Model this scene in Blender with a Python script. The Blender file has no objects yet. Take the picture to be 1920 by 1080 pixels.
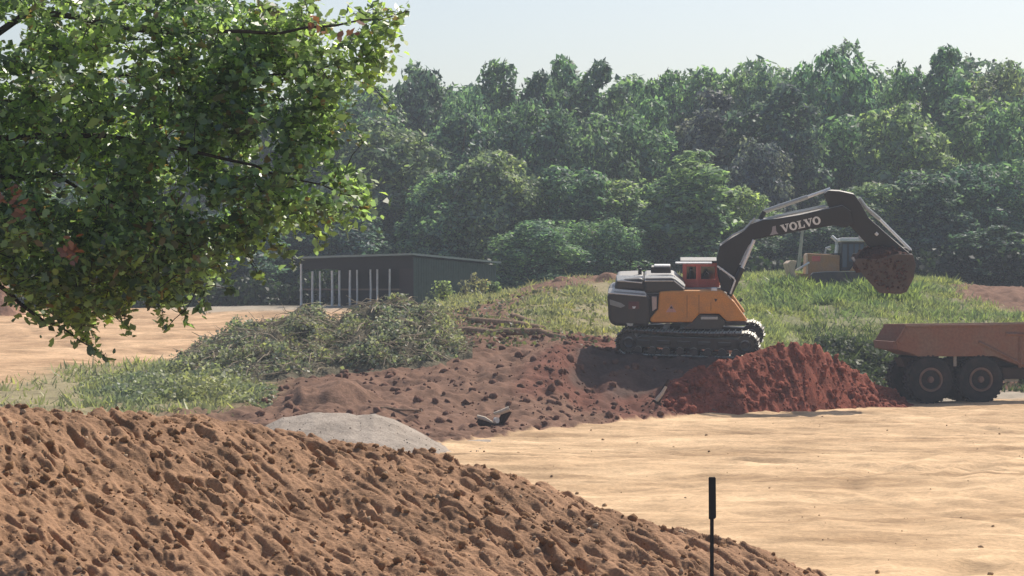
import bpy, math, random
import numpy as np
from mathutils import Vector, Matrix, Euler

# ------------------------------------------------------------------ camera, light, exposure
SC = bpy.context.scene
FPX, CX, CY, CAMZ = 5000.0, 960.0, 540.0, 4.5
cam_d = bpy.data.cameras.new('camera'); cam = bpy.data.objects.new('camera', cam_d)
SC.collection.objects.link(cam); SC.camera = cam
cam.location = (0, 0, CAMZ); cam.rotation_euler = (math.radians(90), 0, 0)
cam_d.sensor_width = 36; cam_d.lens = 36 * FPX / 1920.0
cam_d.clip_start = 0.5; cam_d.clip_end = 9000
SUN_EL, SUN_AZ = math.radians(48), math.radians(33)      # azimuth from +Y (away from camera) towards +X (right)
sdir = Vector((math.sin(SUN_AZ) * math.cos(SUN_EL), math.cos(SUN_AZ) * math.cos(SUN_EL), math.sin(SUN_EL)))
sl = bpy.data.lights.new('sun', 'SUN'); sl.energy = 4.3; sl.angle = math.radians(0.5); sl.color = (1.0, 0.93, 0.82)
so = bpy.data.objects.new('sun', sl); SC.collection.objects.link(so)
so.rotation_euler = sdir.to_track_quat('Z', 'Y').to_euler(); so.location = (30, 40, 60)
W = bpy.data.worlds.new('World'); SC.world = W; W.use_nodes = True
wn = W.node_tree; wn.nodes.clear()
sky = wn.nodes.new('ShaderNodeTexSky'); sky.sky_type = 'NISHITA'; sky.sun_disc = False
sky.sun_elevation = SUN_EL; sky.sun_rotation = SUN_AZ
sky.air_density = 0.9; sky.dust_density = 2.2; sky.ozone_density = 0.9; sky.altitude = 100
bg = wn.nodes.new('ShaderNodeBackground'); bg.inputs[1].default_value = 0.105
wo = wn.nodes.new('ShaderNodeOutputWorld')
wn.links.new(sky.outputs[0], bg.inputs[0]); wn.links.new(bg.outputs[0], wo.inputs[0])
SC.view_settings.view_transform = 'Standard'; SC.view_settings.look = 'None'
SC.view_settings.exposure = 0.27; SC.view_settings.gamma = 1.0
SC.cycles.max_bounces = 6; SC.cycles.transparent_max_bounces = 6
SC.cycles.volume_bounces = 0

random.seed(7)
rng = np.random.default_rng(11)
COL = SC.collection

def P(px, py, D):
    return Vector(((px - CX) / FPX * D, D, CAMZ - (py - CY) * D / FPX))
def PX(px, D): return (px - CX) / FPX * D
def ZY(py, D): return CAMZ - (py - CY) * D / FPX

# ------------------------------------------------------------------ noise
def _h(ix, iy, s):
    n = (ix.astype(np.int64) * 374761393 + iy.astype(np.int64) * 668265263 + s * 1442695041) & 0xffffffff
    n = ((n ^ (n >> 13)) * 1274126177) & 0xffffffff
    n = n ^ (n >> 16)
    return (n & 0xffff) / 65535.0
def vnoise(x, y, s=0):
    x = np.asarray(x, float); y = np.asarray(y, float)
    ix = np.floor(x); iy = np.floor(y); fx = x - ix; fy = y - iy
    fx = fx * fx * (3 - 2 * fx); fy = fy * fy * (3 - 2 * fy)
    a = _h(ix, iy, s); b = _h(ix + 1, iy, s); c = _h(ix, iy + 1, s); d = _h(ix + 1, iy + 1, s)
    return (a + (b - a) * fx + (c - a) * fy + (a - b - c + d) * fx * fy) * 2 - 1
def fbm(x, y, s=0, o=4, g=0.5):
    t = 0; a = 1.0; n = 0
    for k in range(o):
        t = t + a * vnoise(x * (2.03 ** k) + 17.1 * k, y * (2.03 ** k) - 9.7 * k, s + k); n += a; a *= g
    return t / n
def ridged(x, y, s=0, o=3):
    t = 0; a = 1.0; n = 0
    for k in range(o):
        t = t + a * (1 - 2 * np.abs(vnoise(x * (2.1 ** k) + 5.3 * k, y * (2.1 ** k) + 3.1 * k, s + k))); n += a; a *= 0.5
    return t / n
def sstep(a, b, x):
    t = np.clip((x - a) / (b - a), 0, 1); return t * t * (3 - 2 * t)

# ------------------------------------------------------------------ mesh helpers
def link(name, me, mat=None, parent=None):
    o = bpy.data.objects.new(name, me); COL.objects.link(o)
    if mat is not None: me.materials.append(mat)
    if parent is not None: o.parent = parent
    return o
def np_mesh(name, V, F, smooth=False, cols=None):
    V = np.asarray(V, np.float32); F = np.asarray(F, np.int32)
    me = bpy.data.meshes.new(name)
    me.vertices.add(len(V)); me.vertices.foreach_set('co', V.ravel())
    k = F.shape[1]
    me.loops.add(F.size); me.loops.foreach_set('vertex_index', F.ravel())
    me.polygons.add(len(F)); me.polygons.foreach_set('loop_start', np.arange(0, F.size, k, dtype=np.int32))
    if cols is not None:
        at = me.color_attributes.new('soil', 'FLOAT_COLOR', 'POINT')
        c4 = np.ones((len(V), 4), np.float32); c4[:, :3] = cols
        at.data.foreach_set('color', c4.ravel())
    me.update(calc_edges=True); me.validate()
    if smooth: me.polygons.foreach_set('use_smooth', np.ones(len(me.polygons), bool))
    return me
def grid_faces(nu, nv):
    i = np.arange(nu - 1)[:, None]; j = np.arange(nv - 1)[None, :]
    a = (i * nv + j).ravel()
    return np.stack([a, a + nv, a + nv + 1, a + 1], 1)
def tag(o, label=None, cat=None, group=None, kind=None):
    if label: o['label'] = label
    if cat: o['category'] = cat
    if group: o['group'] = group
    if kind: o['kind'] = kind
    return o
def empty(name, loc=(0, 0, 0), rot=(0, 0, 0), **kw):
    o = bpy.data.objects.new(name, None); COL.objects.link(o)
    o.location = loc; o.rotation_euler = rot; o.empty_display_size = 0.3
    return tag(o, **kw)

class MB:
    """collects simple solids, builds them as one mesh object"""
    def __init__(s): s.v = []; s.f = []
    def add(s, vs, fs):
        b = len(s.v); s.v += [tuple(v) for v in vs]; s.f += [tuple(i + b for i in f) for f in fs]; return s
    def box(s, c, d, rot=None):
        hx, hy, hz = d[0] / 2, d[1] / 2, d[2] / 2
        vs = [Vector((x, y, z)) for x in (-hx, hx) for y in (-hy, hy) for z in (-hz, hz)]
        if rot is not None: R = Euler(rot).to_matrix(); vs = [R @ v for v in vs]
        vs = [v + Vector(c) for v in vs]
        return s.add(vs, [(0, 1, 3, 2), (4, 6, 7, 5), (0, 4, 5, 1), (2, 3, 7, 6), (0, 2, 6, 4), (1, 5, 7, 3)])
    def prism(s, pts, y0, y1, taper=None):
        """pts: (x,z) outline; extruded in y"""
        n = len(pts); A = [(p[0], y0, p[1]) for p in pts]; B = [(p[0], y1, p[1]) for p in pts]
        ar = sum(pts[i][0] * pts[(i + 1) % n][1] - pts[(i + 1) % n][0] * pts[i][1] for i in range(n))
        fs = [tuple(range(n)), tuple(range(2 * n - 1, n - 1, -1))]
        for i in range(n): fs.append((i, i + n, (i + 1) % n + n, (i + 1) % n))
        if ar < 0: fs = [f[::-1] for f in fs]
        return s.add(A + B, fs)
    def tube(s, pts, r, n=8, cap=True):
        pts = [Vector(p) for p in pts]; rs = r if isinstance(r, (list, tuple)) else [r] * len(pts)
        rings = []; up = Vector((0, 0, 1))
        for i, p in enumerate(pts):
            t = (pts[min(i + 1, len(pts) - 1)] - pts[max(i - 1, 0)]).normalized()
            u = t.cross(up if abs(t.z) < 0.9 else Vector((0, 1, 0))).normalized(); w = t.cross(u)
            rings.append([p + (u * math.cos(2 * math.pi * k / n) + w * math.sin(2 * math.pi * k / n)) * rs[i] for k in range(n)])
        vs = [v for R in rings for v in R]; fs = []
        for i in range(len(pts) - 1):
            for k in range(n):
                k2 = (k + 1) % n; fs.append((i * n + k, i * n + k2, (i + 1) * n + k2, (i + 1) * n + k))
        if cap: fs.append(tuple(range(n))[::-1]); fs.append(tuple((len(pts) - 1) * n + k for k in range(n)))
        return s.add(vs, fs)
    def lathe_y(s, c, prof, n=32):
        """prof: (y, r) along the y axis"""
        vs = []; fs = []
        for (y, r) in prof:
            for k in range(n):
                a = 2 * math.pi * k / n; vs.append((c[0] + r * math.cos(a), c[1] + y, c[2] + r * math.sin(a)))
        for i in range(len(prof) - 1):
            for k in range(n):
                k2 = (k + 1) % n; fs.append((i * n + k, i * n + k2, (i + 1) * n + k2, (i + 1) * n + k))
        fs.append(tuple(range(n))); fs.append(tuple((len(prof) - 1) * n + k for k in range(n))[::-1])
        return s.add(vs, fs)
    def build(s, name, mat, parent=None, bevel=0, smooth=False, seg=2):
        me = bpy.data.meshes.new(name); me.from_pydata(s.v, [], s.f); me.update()
        import bmesh
        bm = bmesh.new(); bm.from_mesh(me); bmesh.ops.recalc_face_normals(bm, faces=bm.faces); bm.to_mesh(me); bm.free()
        if smooth: me.polygons.foreach_set('use_smooth', np.ones(len(me.polygons), bool))
        o = link(name, me, mat, parent)
        if bevel:
            m = o.modifiers.new('bevel', 'BEVEL'); m.width = bevel; m.segments = seg; m.limit_method = 'ANGLE'; m.angle_limit = math.radians(35)
        return o

# ------------------------------------------------------------------ materials
class NT:
    def __init__(s, name):
        s.m = bpy.data.materials.new(name); s.m.use_nodes = True; s.t = s.m.node_tree; s.t.nodes.clear()
        s.out = s.t.nodes.new('ShaderNodeOutputMaterial')
    def n(s, typ, **kw):
        nd = s.t.nodes.new(typ)
        for k, v in kw.items(): setattr(nd, k, v)
        return nd
    def l(s, a, b): s.t.links.new(a, b)
    def noise(s, scale, detail=4, rough=0.55, vec=None, sc3=None):
        nd = s.n('ShaderNodeTexNoise'); nd.inputs['Scale'].default_value = scale; nd.inputs['Detail'].default_value = detail
        nd.inputs['Roughness'].default_value = rough
        if vec is None: vec = s.n('ShaderNodeTexCoord').outputs['Object']
        if sc3 is not None:
            mp = s.n('ShaderNodeMapping'); mp.inputs['Scale'].default_value = sc3; s.l(vec, mp.inputs[0]); vec = mp.outputs[0]
        s.l(vec, nd.inputs['Vector']); return nd.outputs['Fac']
    def ramp(s, fac, stops):
        r = s.n('ShaderNodeValToRGB'); e = r.color_ramp.elements
        while len(e) < len(stops): e.new(0.5)
        for i, (p, c) in enumerate(stops): e[i].position = p; e[i].color = (*c, 1) if len(c) == 3 else c
        s.l(fac, r.inputs[0]); return r.outputs[0]
    def mix(s, fac, a, b, mode='MIX'):
        m = s.n('ShaderNodeMix', data_type='RGBA', blend_type=mode)
        for sock, v in ((0, fac), (6, a), (7, b)):
            if hasattr(v, 'is_output'): s.l(v, m.inputs[sock])
            else: m.inputs[sock].default_value = v if sock == 0 else (*v, 1)
        return m.outputs[2]
    def bump(s, h, strength=0.5, dist=0.02):
        b = s.n('ShaderNodeBump'); b.inputs['Strength'].default_value = strength; b.inputs['Distance'].default_value = dist
        s.l(h, b.inputs['Height']); return b.outputs[0]
    def pbsdf(s, col, rough=0.8, metal=0, spec=0.3, nrm=None):
        b = s.n('ShaderNodeBsdfPrincipled')
        if hasattr(col, 'is_output'): s.l(col, b.inputs['Base Color'])
        else: b.inputs['Base Color'].default_value = (*col, 1)
        if hasattr(rough, 'is_output'): s.l(rough, b.inputs['Roughness'])
        else: b.inputs['Roughness'].default_value = rough
        b.inputs['Metallic'].default_value = metal; b.inputs['Specular IOR Level'].default_value = spec
        if nrm is not None: s.l(nrm, b.inputs['Normal'])
        s.l(b.outputs[0], s.out.inputs[0]); return b

def soil_mat(name, base=None, vary=0.35, s1=1.2, s2=14, bump=0.6, bd=0.05, stretch=(1, 1, 1), specks=None):
    t = NT(name)
    geo = t.n('ShaderNodeNewGeometry').outputs['Position']
    if base is None:
        a = t.n('ShaderNodeAttribute'); a.attribute_name = 'soil'; c = a.outputs['Color']
    else:
        r = t.n('ShaderNodeRGB'); r.outputs[0].default_value = (*base, 1); c = r.outputs[0]
    n1 = t.noise(s1, 5, 0.6, geo, stretch); n2 = t.noise(s2, 4, 0.65, geo, stretch)
    v1 = t.ramp(n1, [(0.3, (1 - vary,) * 3), (0.7, (1 + vary * .6, 1 + vary * .62, 1 + vary * .66))])
    v2 = t.ramp(n2, [(0.3, (1 - vary * .8,) * 3), (0.68, (1 + vary * .5,) * 3)])
    c = t.mix(1.0, c, v1, 'MULTIPLY'); c = t.mix(1.0, c, v2, 'MULTIPLY')
    if specks:
        n3 = t.noise(specks[0], 2, 0.5, geo); m = t.ramp(n3, [(specks[2], (0, 0, 0)), (specks[2] + 0.06, (1, 1, 1))])
        c = t.mix(m, c, specks[1])
    h = t.n('ShaderNodeMath', operation='ADD'); t.l(n1, h.inputs[0]); t.l(n2, h.inputs[1])
    t.pbsdf(c, 0.95, 0, 0.1, t.bump(h.outputs[0], bump, bd))
    return t.m

def paint(name, col, rough=0.45, dust=(0.30, 0.20, 0.13), amt=0.35, metal=0, scale=2.5, spec=0.5, top=None):
    t = NT(name)
    n1 = t.noise(scale, 6, 0.65); n2 = t.noise(scale * 9, 3, 0.6)
    m = t.ramp(n1, [(0.42, (0, 0, 0)), (0.75, (amt * 2,) * 3)])
    c = t.mix(m, col, dust)
    v = t.ramp(n2, [(0.3, (0.82,) * 3), (0.7, (1.1,) * 3)]); c = t.mix(1.0, c, v, 'MULTIPLY')
    if top:                     # pale tone painted on upward faces to stand for sunlight
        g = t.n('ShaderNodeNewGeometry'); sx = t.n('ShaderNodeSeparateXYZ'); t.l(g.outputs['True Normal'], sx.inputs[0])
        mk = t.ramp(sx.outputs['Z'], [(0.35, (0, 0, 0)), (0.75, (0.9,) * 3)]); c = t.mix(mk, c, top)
    r = t.ramp(n1, [(0.35, (rough,) * 3), (0.7, (min(1, rough + .35),) * 3)])
    t.pbsdf(c, r, metal, spec, t.bump(n2, 0.15, 0.01))
    return t.m

def leaf_mat(name, use_obj=True, col=(0.06, 0.1, 0.03), trans=0.35, spread=0.5, gloss=0.06, grough=0.35, odd=None):
    t = NT(name)
    if use_obj:
        oi = t.n('ShaderNodeObjectInfo'); c = oi.outputs['Color']
    else:
        r = t.n('ShaderNodeRGB'); r.outputs[0].default_value = (*col, 1); c = r.outputs[0]
    g = t.n('ShaderNodeNewGeometry'); ri = g.outputs['Random Per Island']
    v = t.ramp(ri, [(0.0, (1 - spread,) * 3), (0.5, (1.0, 1.0, 0.95)), (0.85, (1 + spread * .8, 1 + spread * .8, 1.0)), (1.0, (1 + spread * 1.6, 1 + spread * 1.35, 1.1))])
    c = t.mix(1.0, c, v, 'MULTIPLY')
    n1 = t.noise(0.45, 3, 0.5, g.outputs['Position'])
    v2 = t.ramp(n1, [(0.35, (0.78, 0.88, 0.98)), (0.65, (1.14, 1.12, 0.95))]); c = t.mix(1.0, c, v2, 'MULTIPLY')
    if odd:
        m = t.n('ShaderNodeMath', operation='FRACT'); mm = t.n('ShaderNodeMath', operation='MULTIPLY'); mm.inputs[1].default_value = 57.3
        t.l(ri, mm.inputs[0]); t.l(mm.outputs[0], m.inputs[0])
        mk = t.ramp(m.outputs[0], [(1 - odd[0] - 0.01, (0, 0, 0)), (1 - odd[0], (1, 1, 1))]); c = t.mix(mk, c, odd[1])
    d = t.n('ShaderNodeBsdfDiffuse'); tr = t.n('ShaderNodeBsdfTranslucent'); gl = t.n('ShaderNodeBsdfGlossy')
    gl.inputs['Roughness'].default_value = grough; gl.inputs['Color'].default_value = (1, 1, 1, 1)
    t.l(c, d.inputs[0])
    tc = t.mix(1.0, c, (1.1, 1.22, 0.82), 'MULTIPLY'); t.l(tc, tr.inputs[0])
    m1 = t.n('ShaderNodeMixShader'); m1.inputs[0].default_value = trans; t.l(d.outputs[0], m1.inputs[1]); t.l(tr.outputs[0], m1.inputs[2])
    m2 = t.n('ShaderNodeMixShader'); m2.inputs[0].default_value = gloss; t.l(m1.outputs[0], m2.inputs[1]); t.l(gl.outputs[0], m2.inputs[2])
    t.l(m2.outputs[0], t.out.inputs[0]); return t.m

def bark_mat(name, col):
    t = NT(name); n = t.noise(6, 5, 0.65, None, (1, 1, 0.25))
    c = t.ramp(n, [(0.3, tuple(x * .55 for x in col)), (0.7, tuple(min(1, x * 1.35) for x in col))])
    t.pbsdf(c, 0.9, 0, 0.15, t.bump(n, 0.7, 0.03)); return t.m

# ------------------------------------------------------------------ terrain
SOIL = {'S': (0.57, 0.385, 0.222), 'T': (0.55, 0.355, 0.205), 'B': (0.215, 0.122, 0.082), 'R': (0.185, 0.078, 0.054),
        'G': (0.24, 0.235, 0.125), 'Y': (0.32, 0.27, 0.155), 'F': (0.05, 0.045, 0.03), 'K': (0.42, 0.36, 0.28), 'D': (0.14, 0.088, 0.068)}  # D: soil tone darkened to match the excavator's shadow on the cut face
CODE = 'STBRGYFKD'
BASE0 = [(8, 2.6, 'Y'), (14, 2.6, 'Y'), (22, 1.3, 'B'), (28, 0.45, 'B'), (34, 0.05, 'S')]
def zz(*seq): return [(D, ZY(y, D), c) for (D, y, c) in seq]
TERR = {
 -900: BASE0 + [(70, 0, 'S'), (88, .7, 'T'), (105, 1.35, 'T'), (120, 2.1, 'T'), (140, 2.8, 'T'), (160, 3.3, 'T'), (166, 3.4, 'F'), (300, 3.6, 'F')],
 0:    BASE0 + [(70, 0, 'S'), (88, .74, 'Y'), (102, 1.3, 'T'), (106, 1.45, 'T'), (120, 2.1, 'T'), (140, 2.82, 'T'), (160, 3.3, 'T'), (166, 3.4, 'F'), (300, 3.6, 'F')],
 200:  BASE0 + [(70, 0, 'S'), (88, .74, 'Y'), (104, 1.3, 'Y'), (108, 1.5, 'T'), (120, 2.1, 'T'), (140, 2.82, 'T'), (162, 3.3, 'T'), (166, 3.4, 'F'), (300, 3.6, 'F')],
 400:  BASE0 + [(70, 0, 'S'), (82, .2, 'B'), (90, .9, 'G'), (106, 1.6, 'G'), (112, 1.9, 'T'), (125, 2.4, 'T'), (140, 2.9, 'T'), (160, 3.38, 'K'), (166, 3.5, 'F'), (300, 3.6, 'F')],
 600:  BASE0 + [(70, 0, 'S'), (78, .1, 'B'), (86, .65, 'B'), (92, 1.2, 'B'), (105, 2.1, 'G'), (115, 2.5, 'T'), (135, 3.12, 'T'), (147, 3.45, 'K'), (160, 3.5, 'F'), (300, 3.6, 'F')],
 750:  BASE0 + [(74, 0, 'S'), (79, .1, 'B'), (88, .8, 'B'), (93, 1.3, 'B'), (105, 2.3, 'B'), (118, 2.9, 'B'), (130, 3.2, 'Y'), (147, 3.45, 'G'), (160, 3.5, 'F'), (300, 3.6, 'F')],
 900:  BASE0 + [(79, 0, 'S'), (82, 0.05, 'B'), (88, .45, 'B'), (94, 1.45, 'B'), (100, 2.2, 'B'), (110, 2.9, 'B'), (122, 3.45, 'B'), (132, 3.75, 'Y'), (150, 4.15, 'G'), (160, 3.9, 'F'), (300, 3.8, 'F')],
 1050: BASE0 + [(84.6, 0, 'S'), (86.5, 0.08, 'B'), (90, .45, 'B'), (93.5, 1.3, 'R'), (97, 2.15, 'R'), (103, 2.55, 'B'), (110, 2.96, 'Y'), (124, 3.95, 'Y'), (133, 4.75, 'B'), (139, 4.9, 'B'), (150, 4.3, 'G'), (160, 4.0, 'F'), (300, 4.0, 'F')],
 1090: BASE0 + [(86.4, 0, 'S'), (88.5, 0.12, 'B'), (93.8, .30, 'R'), (95.6, .45, 'D'), (97.4, 2.05, 'D'), (104, 2.25, 'R'), (111, 2.8, 'Y'), (124, 3.95, 'Y'), (133, 4.85, 'B'), (139, 5.0, 'B'), (150, 4.4, 'G'), (160, 4.1, 'F'), (300, 4.0, 'F')],
 1200: BASE0 + [(90.2, 0, 'S'), (91.6, 0.1, 'R'), (94.2, .28, 'R'), (95.9, .42, 'D'), (97.6, 2.02, 'D'), (104, 2.1, 'R'), (110, 2.6, 'Y'), (124, 3.9, 'Y'), (134, 4.9, 'Y'), (142, 5.0, 'G'), (152, 4.5, 'G'), (160, 4.2, 'F'), (300, 4.1, 'F')],
 1300: BASE0 + [(93.2, 0, 'S'), (94.2, 0.1, 'R'), (96.0, .4, 'D'), (97.7, 2.0, 'D'), (104, 2.05, 'R'), (110, 2.5, 'G'), (124, 3.8, 'G'), (134, 4.9, 'G'), (142, 5.1, 'G'), (152, 4.6, 'G'), (160, 4.3, 'F'), (300, 4.2, 'F')],
 1420: BASE0 + [(95.6, 0, 'S'), (97, 0.3, 'R'), (98.2, 1.6, 'R'), (99.2, 1.85, 'R'), (104, 1.85, 'R'), (110, 2.3, 'G'), (124, 3.8, 'G'), (134, 5.0, 'G'), (144, 5.1, 'G'), (152, 4.7, 'G'), (160, 4.4, 'F'), (300, 4.3, 'F')],
 1500: BASE0 + [(98, 0, 'S'), (99.5, 0.15, 'R'), (104, .5, 'R'), (108, .9, 'B'), (113, 1.9, 'G'), (124, 3.8, 'G'), (133, 5.05, 'G'), (144, 5.15, 'G'), (152, 4.8, 'G'), (160, 4.5, 'F'), (300, 4.4, 'F')],
 1620: BASE0 + [(101, 0, 'S'), (103, 0.05, 'R'), (106, .1, 'B'), (108.5, .4, 'B'), (113, 1.7, 'G'), (124, 3.6, 'G'), (133, 5.0, 'G'), (144, 5.05, 'G'), (152, 4.8, 'G'), (160, 4.5, 'F'), (300, 4.4, 'F')],
 1740: BASE0 + [(104, 0, 'S'), (107, 0.0, 'K'), (110.5, .2, 'B'), (114, 1.7, 'G'), (124, 3.4, 'G'), (133, 4.85, 'G'), (144, 4.9, 'G'), (152, 4.7, 'G'), (160, 4.5, 'F'), (300, 4.4, 'F')],
 1850: BASE0 + [(105, 0, 'S'), (110, 0.0, 'K'), (112, .2, 'B'), (116, 2.0, 'G'), (122, 3.1, 'G'), (126, 3.5, 'Y'), (130, 3.85, 'B'), (134, 4.2, 'B'), (138, 4.35, 'B'), (150, 4.4, 'B'), (160, 4.4, 'F'), (300, 4.4, 'F')],
 1920: BASE0 + [(105, 0, 'S'), (110, 0.0, 'K'), (113, .2, 'B'), (117, 2.2, 'G'), (122, 3.1, 'G'), (126, 3.5, 'B'), (134, 4.2, 'B'), (138, 4.4, 'B'), (150, 4.4, 'B'), (160, 4.4, 'F'), (300, 4.4, 'F')],
 2800: BASE0 + [(105, 0, 'S'), (110, 0.0, 'K'), (113, .2, 'B'), (117, 2.2, 'G'), (122, 3.1, 'G'), (126, 3.5, 'B'), (134, 4.2, 'B'), (138, 4.4, 'B'), (150, 4.4, 'B'), (160, 4.4, 'F'), (300, 4.4, 'F')],
}
GP = np.arange(-900, 2801, 10.0); GD = np.arange(8, 300.1, 0.5)
keys = sorted(TERR)
# columns sampled with normalised knots so that slanting edges stay sharp
ZT = np.zeros((len(GP), len(GD))); CT = np.zeros((len(GP), len(GD), len(CODE)))
def col_sample(k):
    L = TERR[k]; d = [a[0] for a in L]
    z = np.interp(GD, d, [a[1] for a in L]); c = np.zeros((len(GD), len(CODE)))
    for q in range(len(CODE)): c[:, q] = np.interp(GD, d, [1.0 if a[2] == CODE[q] else 0.0 for a in L])
    return z, c
SC_ = {k: col_sample(k) for k in keys}
EDGE = {k: next(TERR[k][i - 1][0] for i in range(6, len(TERR[k])) if TERR[k][i][2] != 'S') for k in keys}          # where the sand ends
for k in keys:
    L = TERR[k]; i0 = next(i for i, a in enumerate(L) if a[0] == EDGE[k]); n0 = L[i0 + 1]
    if n0[2] in 'BR': L.insert(i0 + 1, (EDGE[k] + .3, L[i0][1] + (n0[1] - L[i0][1]) * .3 / (n0[0] - EDGE[k]) + .03, n0[2]))
SC_ = {k: col_sample(k) for k in keys}
EDGE_D = np.interp(GP, keys, [EDGE[k] for k in keys])
for i, p in enumerate(GP):
    j = min(max(np.searchsorted(keys, p, 'right') - 1, 0), len(keys) - 2)
    k0, k1 = keys[j], keys[j + 1]; t = (p - k0) / (k1 - k0)
    e = EDGE_D[i]
    def warp(k):                       # align the sand edge of both columns
        dd = np.where(GD < e, GD * EDGE[k] / e, EDGE[k] + (GD - e) * (300 - EDGE[k]) / (300 - e))
        z, c = SC_[k]
        return np.interp(dd, GD, z), np.stack([np.interp(dd, GD, c[:, q]) for q in range(len(CODE))], 1)
    za, ca = warp(k0); zb, cb = warp(k1)
    ZT[i] = za * (1 - t) + zb * t; CT[i] = ca * (1 - t) + cb * t
ker = np.array([1, 2, 1.0]); ker /= ker.sum()
for _ in range(3):
    ZT[1:-1] = ZT[:-2] * .25 + ZT[1:-1] * .5 + ZT[2:] * .25
    ZT[:, 1:-1] = ZT[:, :-2] * .25 + ZT[:, 1:-1] * .5 + ZT[:, 2:] * .25
def samp(T, px, D):
    u = np.clip((px - GP[0]) / 10.0, 0, len(GP) - 1.001); v = np.clip((D - 8) / 0.5, 0, len(GD) - 1.001)
    i = u.astype(int); j = v.astype(int); fu = u - i; fv = v - j
    if T.ndim == 3: fu = fu[..., None]; fv = fv[..., None]
    return T[i, j] * (1 - fu) * (1 - fv) + T[i + 1, j] * fu * (1 - fv) + T[i, j + 1] * (1 - fu) * fv + T[i + 1, j + 1] * fu * fv
RUTS = [(-9, 30, 41.5), (-10, 28, 43.6), (30, 20, 48), (30, 20, 50.1), (60, 150, 84), (60, 150, 86.1), (-30, 70, 47), (-30, 70, 49.1), (34, 58, 24), (34, 58, 26.1), (8, 140, 66), (8, 140, 68.1)]
def ruts(X, Y):                 # wheel tracks left in the loose sand, as arcs (centre x, centre y, radius)
    t = 0
    wx = .5 * fbm(X * .12, Y * .12, 201, 2)
    for (a, b, r) in RUTS:
        d = np.hypot(X - a, Y - b) - r + wx
        t = t - np.exp(-(d / .27) ** 2) + .55 * np.exp(-((np.abs(d) - .5) / .16) ** 2)
    return t
def ground(X, Y):
    X = np.asarray(X, float); Y = np.asarray(Y, float)
    D = np.maximum(Y, 8.0); px = CX + X / D * FPX
    jx = fbm(X * .5, Y * .35, 31, 3); jd = fbm(X * .45 + 40, Y * .4, 37, 3)
    w = samp(CT, px + jx * 22, D + jd * 1.0)
    w = w ** 3.2; w = w / np.maximum(w.sum(-1, keepdims=True), 1e-6)
    z = samp(ZT, px, D)
    rough = w @ np.array([.0, .0, 1.1, 1.1, .35, .35, .2, .0, 1.3])
    sandw = w[..., 0] + w[..., 1] + w[..., 7]
    near = 1.0 - sstep(150, 165, D)
    z = z + near * rough * (0.17 * ridged(X * .9, Y * .8, 3) + 0.15 * fbm(X * 2.3, Y * 2.0, 5, 4))
    z = z + near * sandw * (0.14 * fbm(X * .22 + .6 * fbm(X * .1, Y * .1, 7, 2), Y * .42, 8, 3) + 0.07 * ridged(X * .42, Y * .9 + X * .3, 12, 4) + 0.012 * fbm(X * 4, Y * 5, 15, 2) + .05 * ruts(X, Y) * (.6 + .5 * vnoise(X * .3, Y * .3, 88)))
    return z, w
def gz(x, y): return float(ground(np.array([x]), np.array([y]))[0][0])

pxs = np.concatenate([np.arange(-900, -100, 40), np.arange(-100, 2020, 5), np.arange(2020, 2801, 40)])
ds = np.concatenate([np.arange(8, 38, 1.0), np.arange(38, 60, .16), np.arange(60, 116, .14), np.arange(116, 150, .28), np.arange(150, 300, 3)])
PXG, DG = np.meshgrid(pxs, ds, indexing='ij'); XG = (PXG - CX) / FPX * DG
Z, Wt = ground(XG, DG)
cols = (Wt @ np.array([SOIL[c] for c in CODE]))
# streaks and wheel marks pressed into the sand: darker grooves, paler rims and bands in the soil colour
sandw = (Wt[..., 0] + Wt[..., 1])[..., None]
wq = 1.6 * fbm(XG * .07, DG * .05, 95, 3); st = fbm(XG * .25 + DG * .05, DG * .55 + wq, 77, 5, .62)[..., None]; st2 = ridged(XG * .12, DG * .3 + XG * .11 + wq, 91, 4)[..., None]
cols = cols * (1 + sandw * (0.62 * st * np.array([.9, 1, 1.1]) + 0.20 * st2 * np.array([1, 1.02, 1.08]) + (.22 * np.clip(ruts(XG, DG), -1, .7) * np.clip(.6 + fbm(XG * .2, DG * .2, 207, 2), 0, 1))[..., None]))
V = np.stack([XG, DG, Z], -1).reshape(-1, 3)
me = np_mesh('ground', V, grid_faces(len(pxs), len(ds))[:, ::-1], True, cols.reshape(-1, 3))
M_ground = soil_mat('ground soil', None, 0.28, 0.9, 9, 0.55, 0.05, (1, 1.5, 1))
g = link('ground', me, M_ground); tag(g, kind='structure')
# outer ground to the horizon (round the detailed sheet)
def outer():
    mb = MB(); pts = []
    W2 = 4000
    a, b = PX(-900, 300), PX(2800, 300)
    zf = 3.2
    mb.add([(-W2, 298, zf), (a, 298, zf + .3), (b, 298, zf + .9), (W2, 298, zf), (W2, 5000, zf), (-W2, 5000, zf)], [(0, 1, 2, 3, 4, 5)])
    x0, x1 = PX(-900, 8), PX(2800, 8)
    mb.add([(x0, 8, 2.6), (a, 299, 3.5), (-W2, 299, 3.2), (-W2, -300, 2.2), (0, -300, 2.2), (0, 8, 2.6)], [(0, 1, 2, 3, 4, 5)])
    mb.add([(x1, 8, 2.6), (0, 8, 2.6), (0, -300, 2.2), (W2, -300, 2.2), (W2, 299, 3.2), (b, 299, 4.3)], [(0, 1, 2, 3, 4, 5)])
    return mb
M_outer = soil_mat('field soil', (0.10, 0.10, 0.05), 0.3, 0.3, 4, 0.3, 0.05)
tag(outer().build('field', M_outer), kind='structure')

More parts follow.
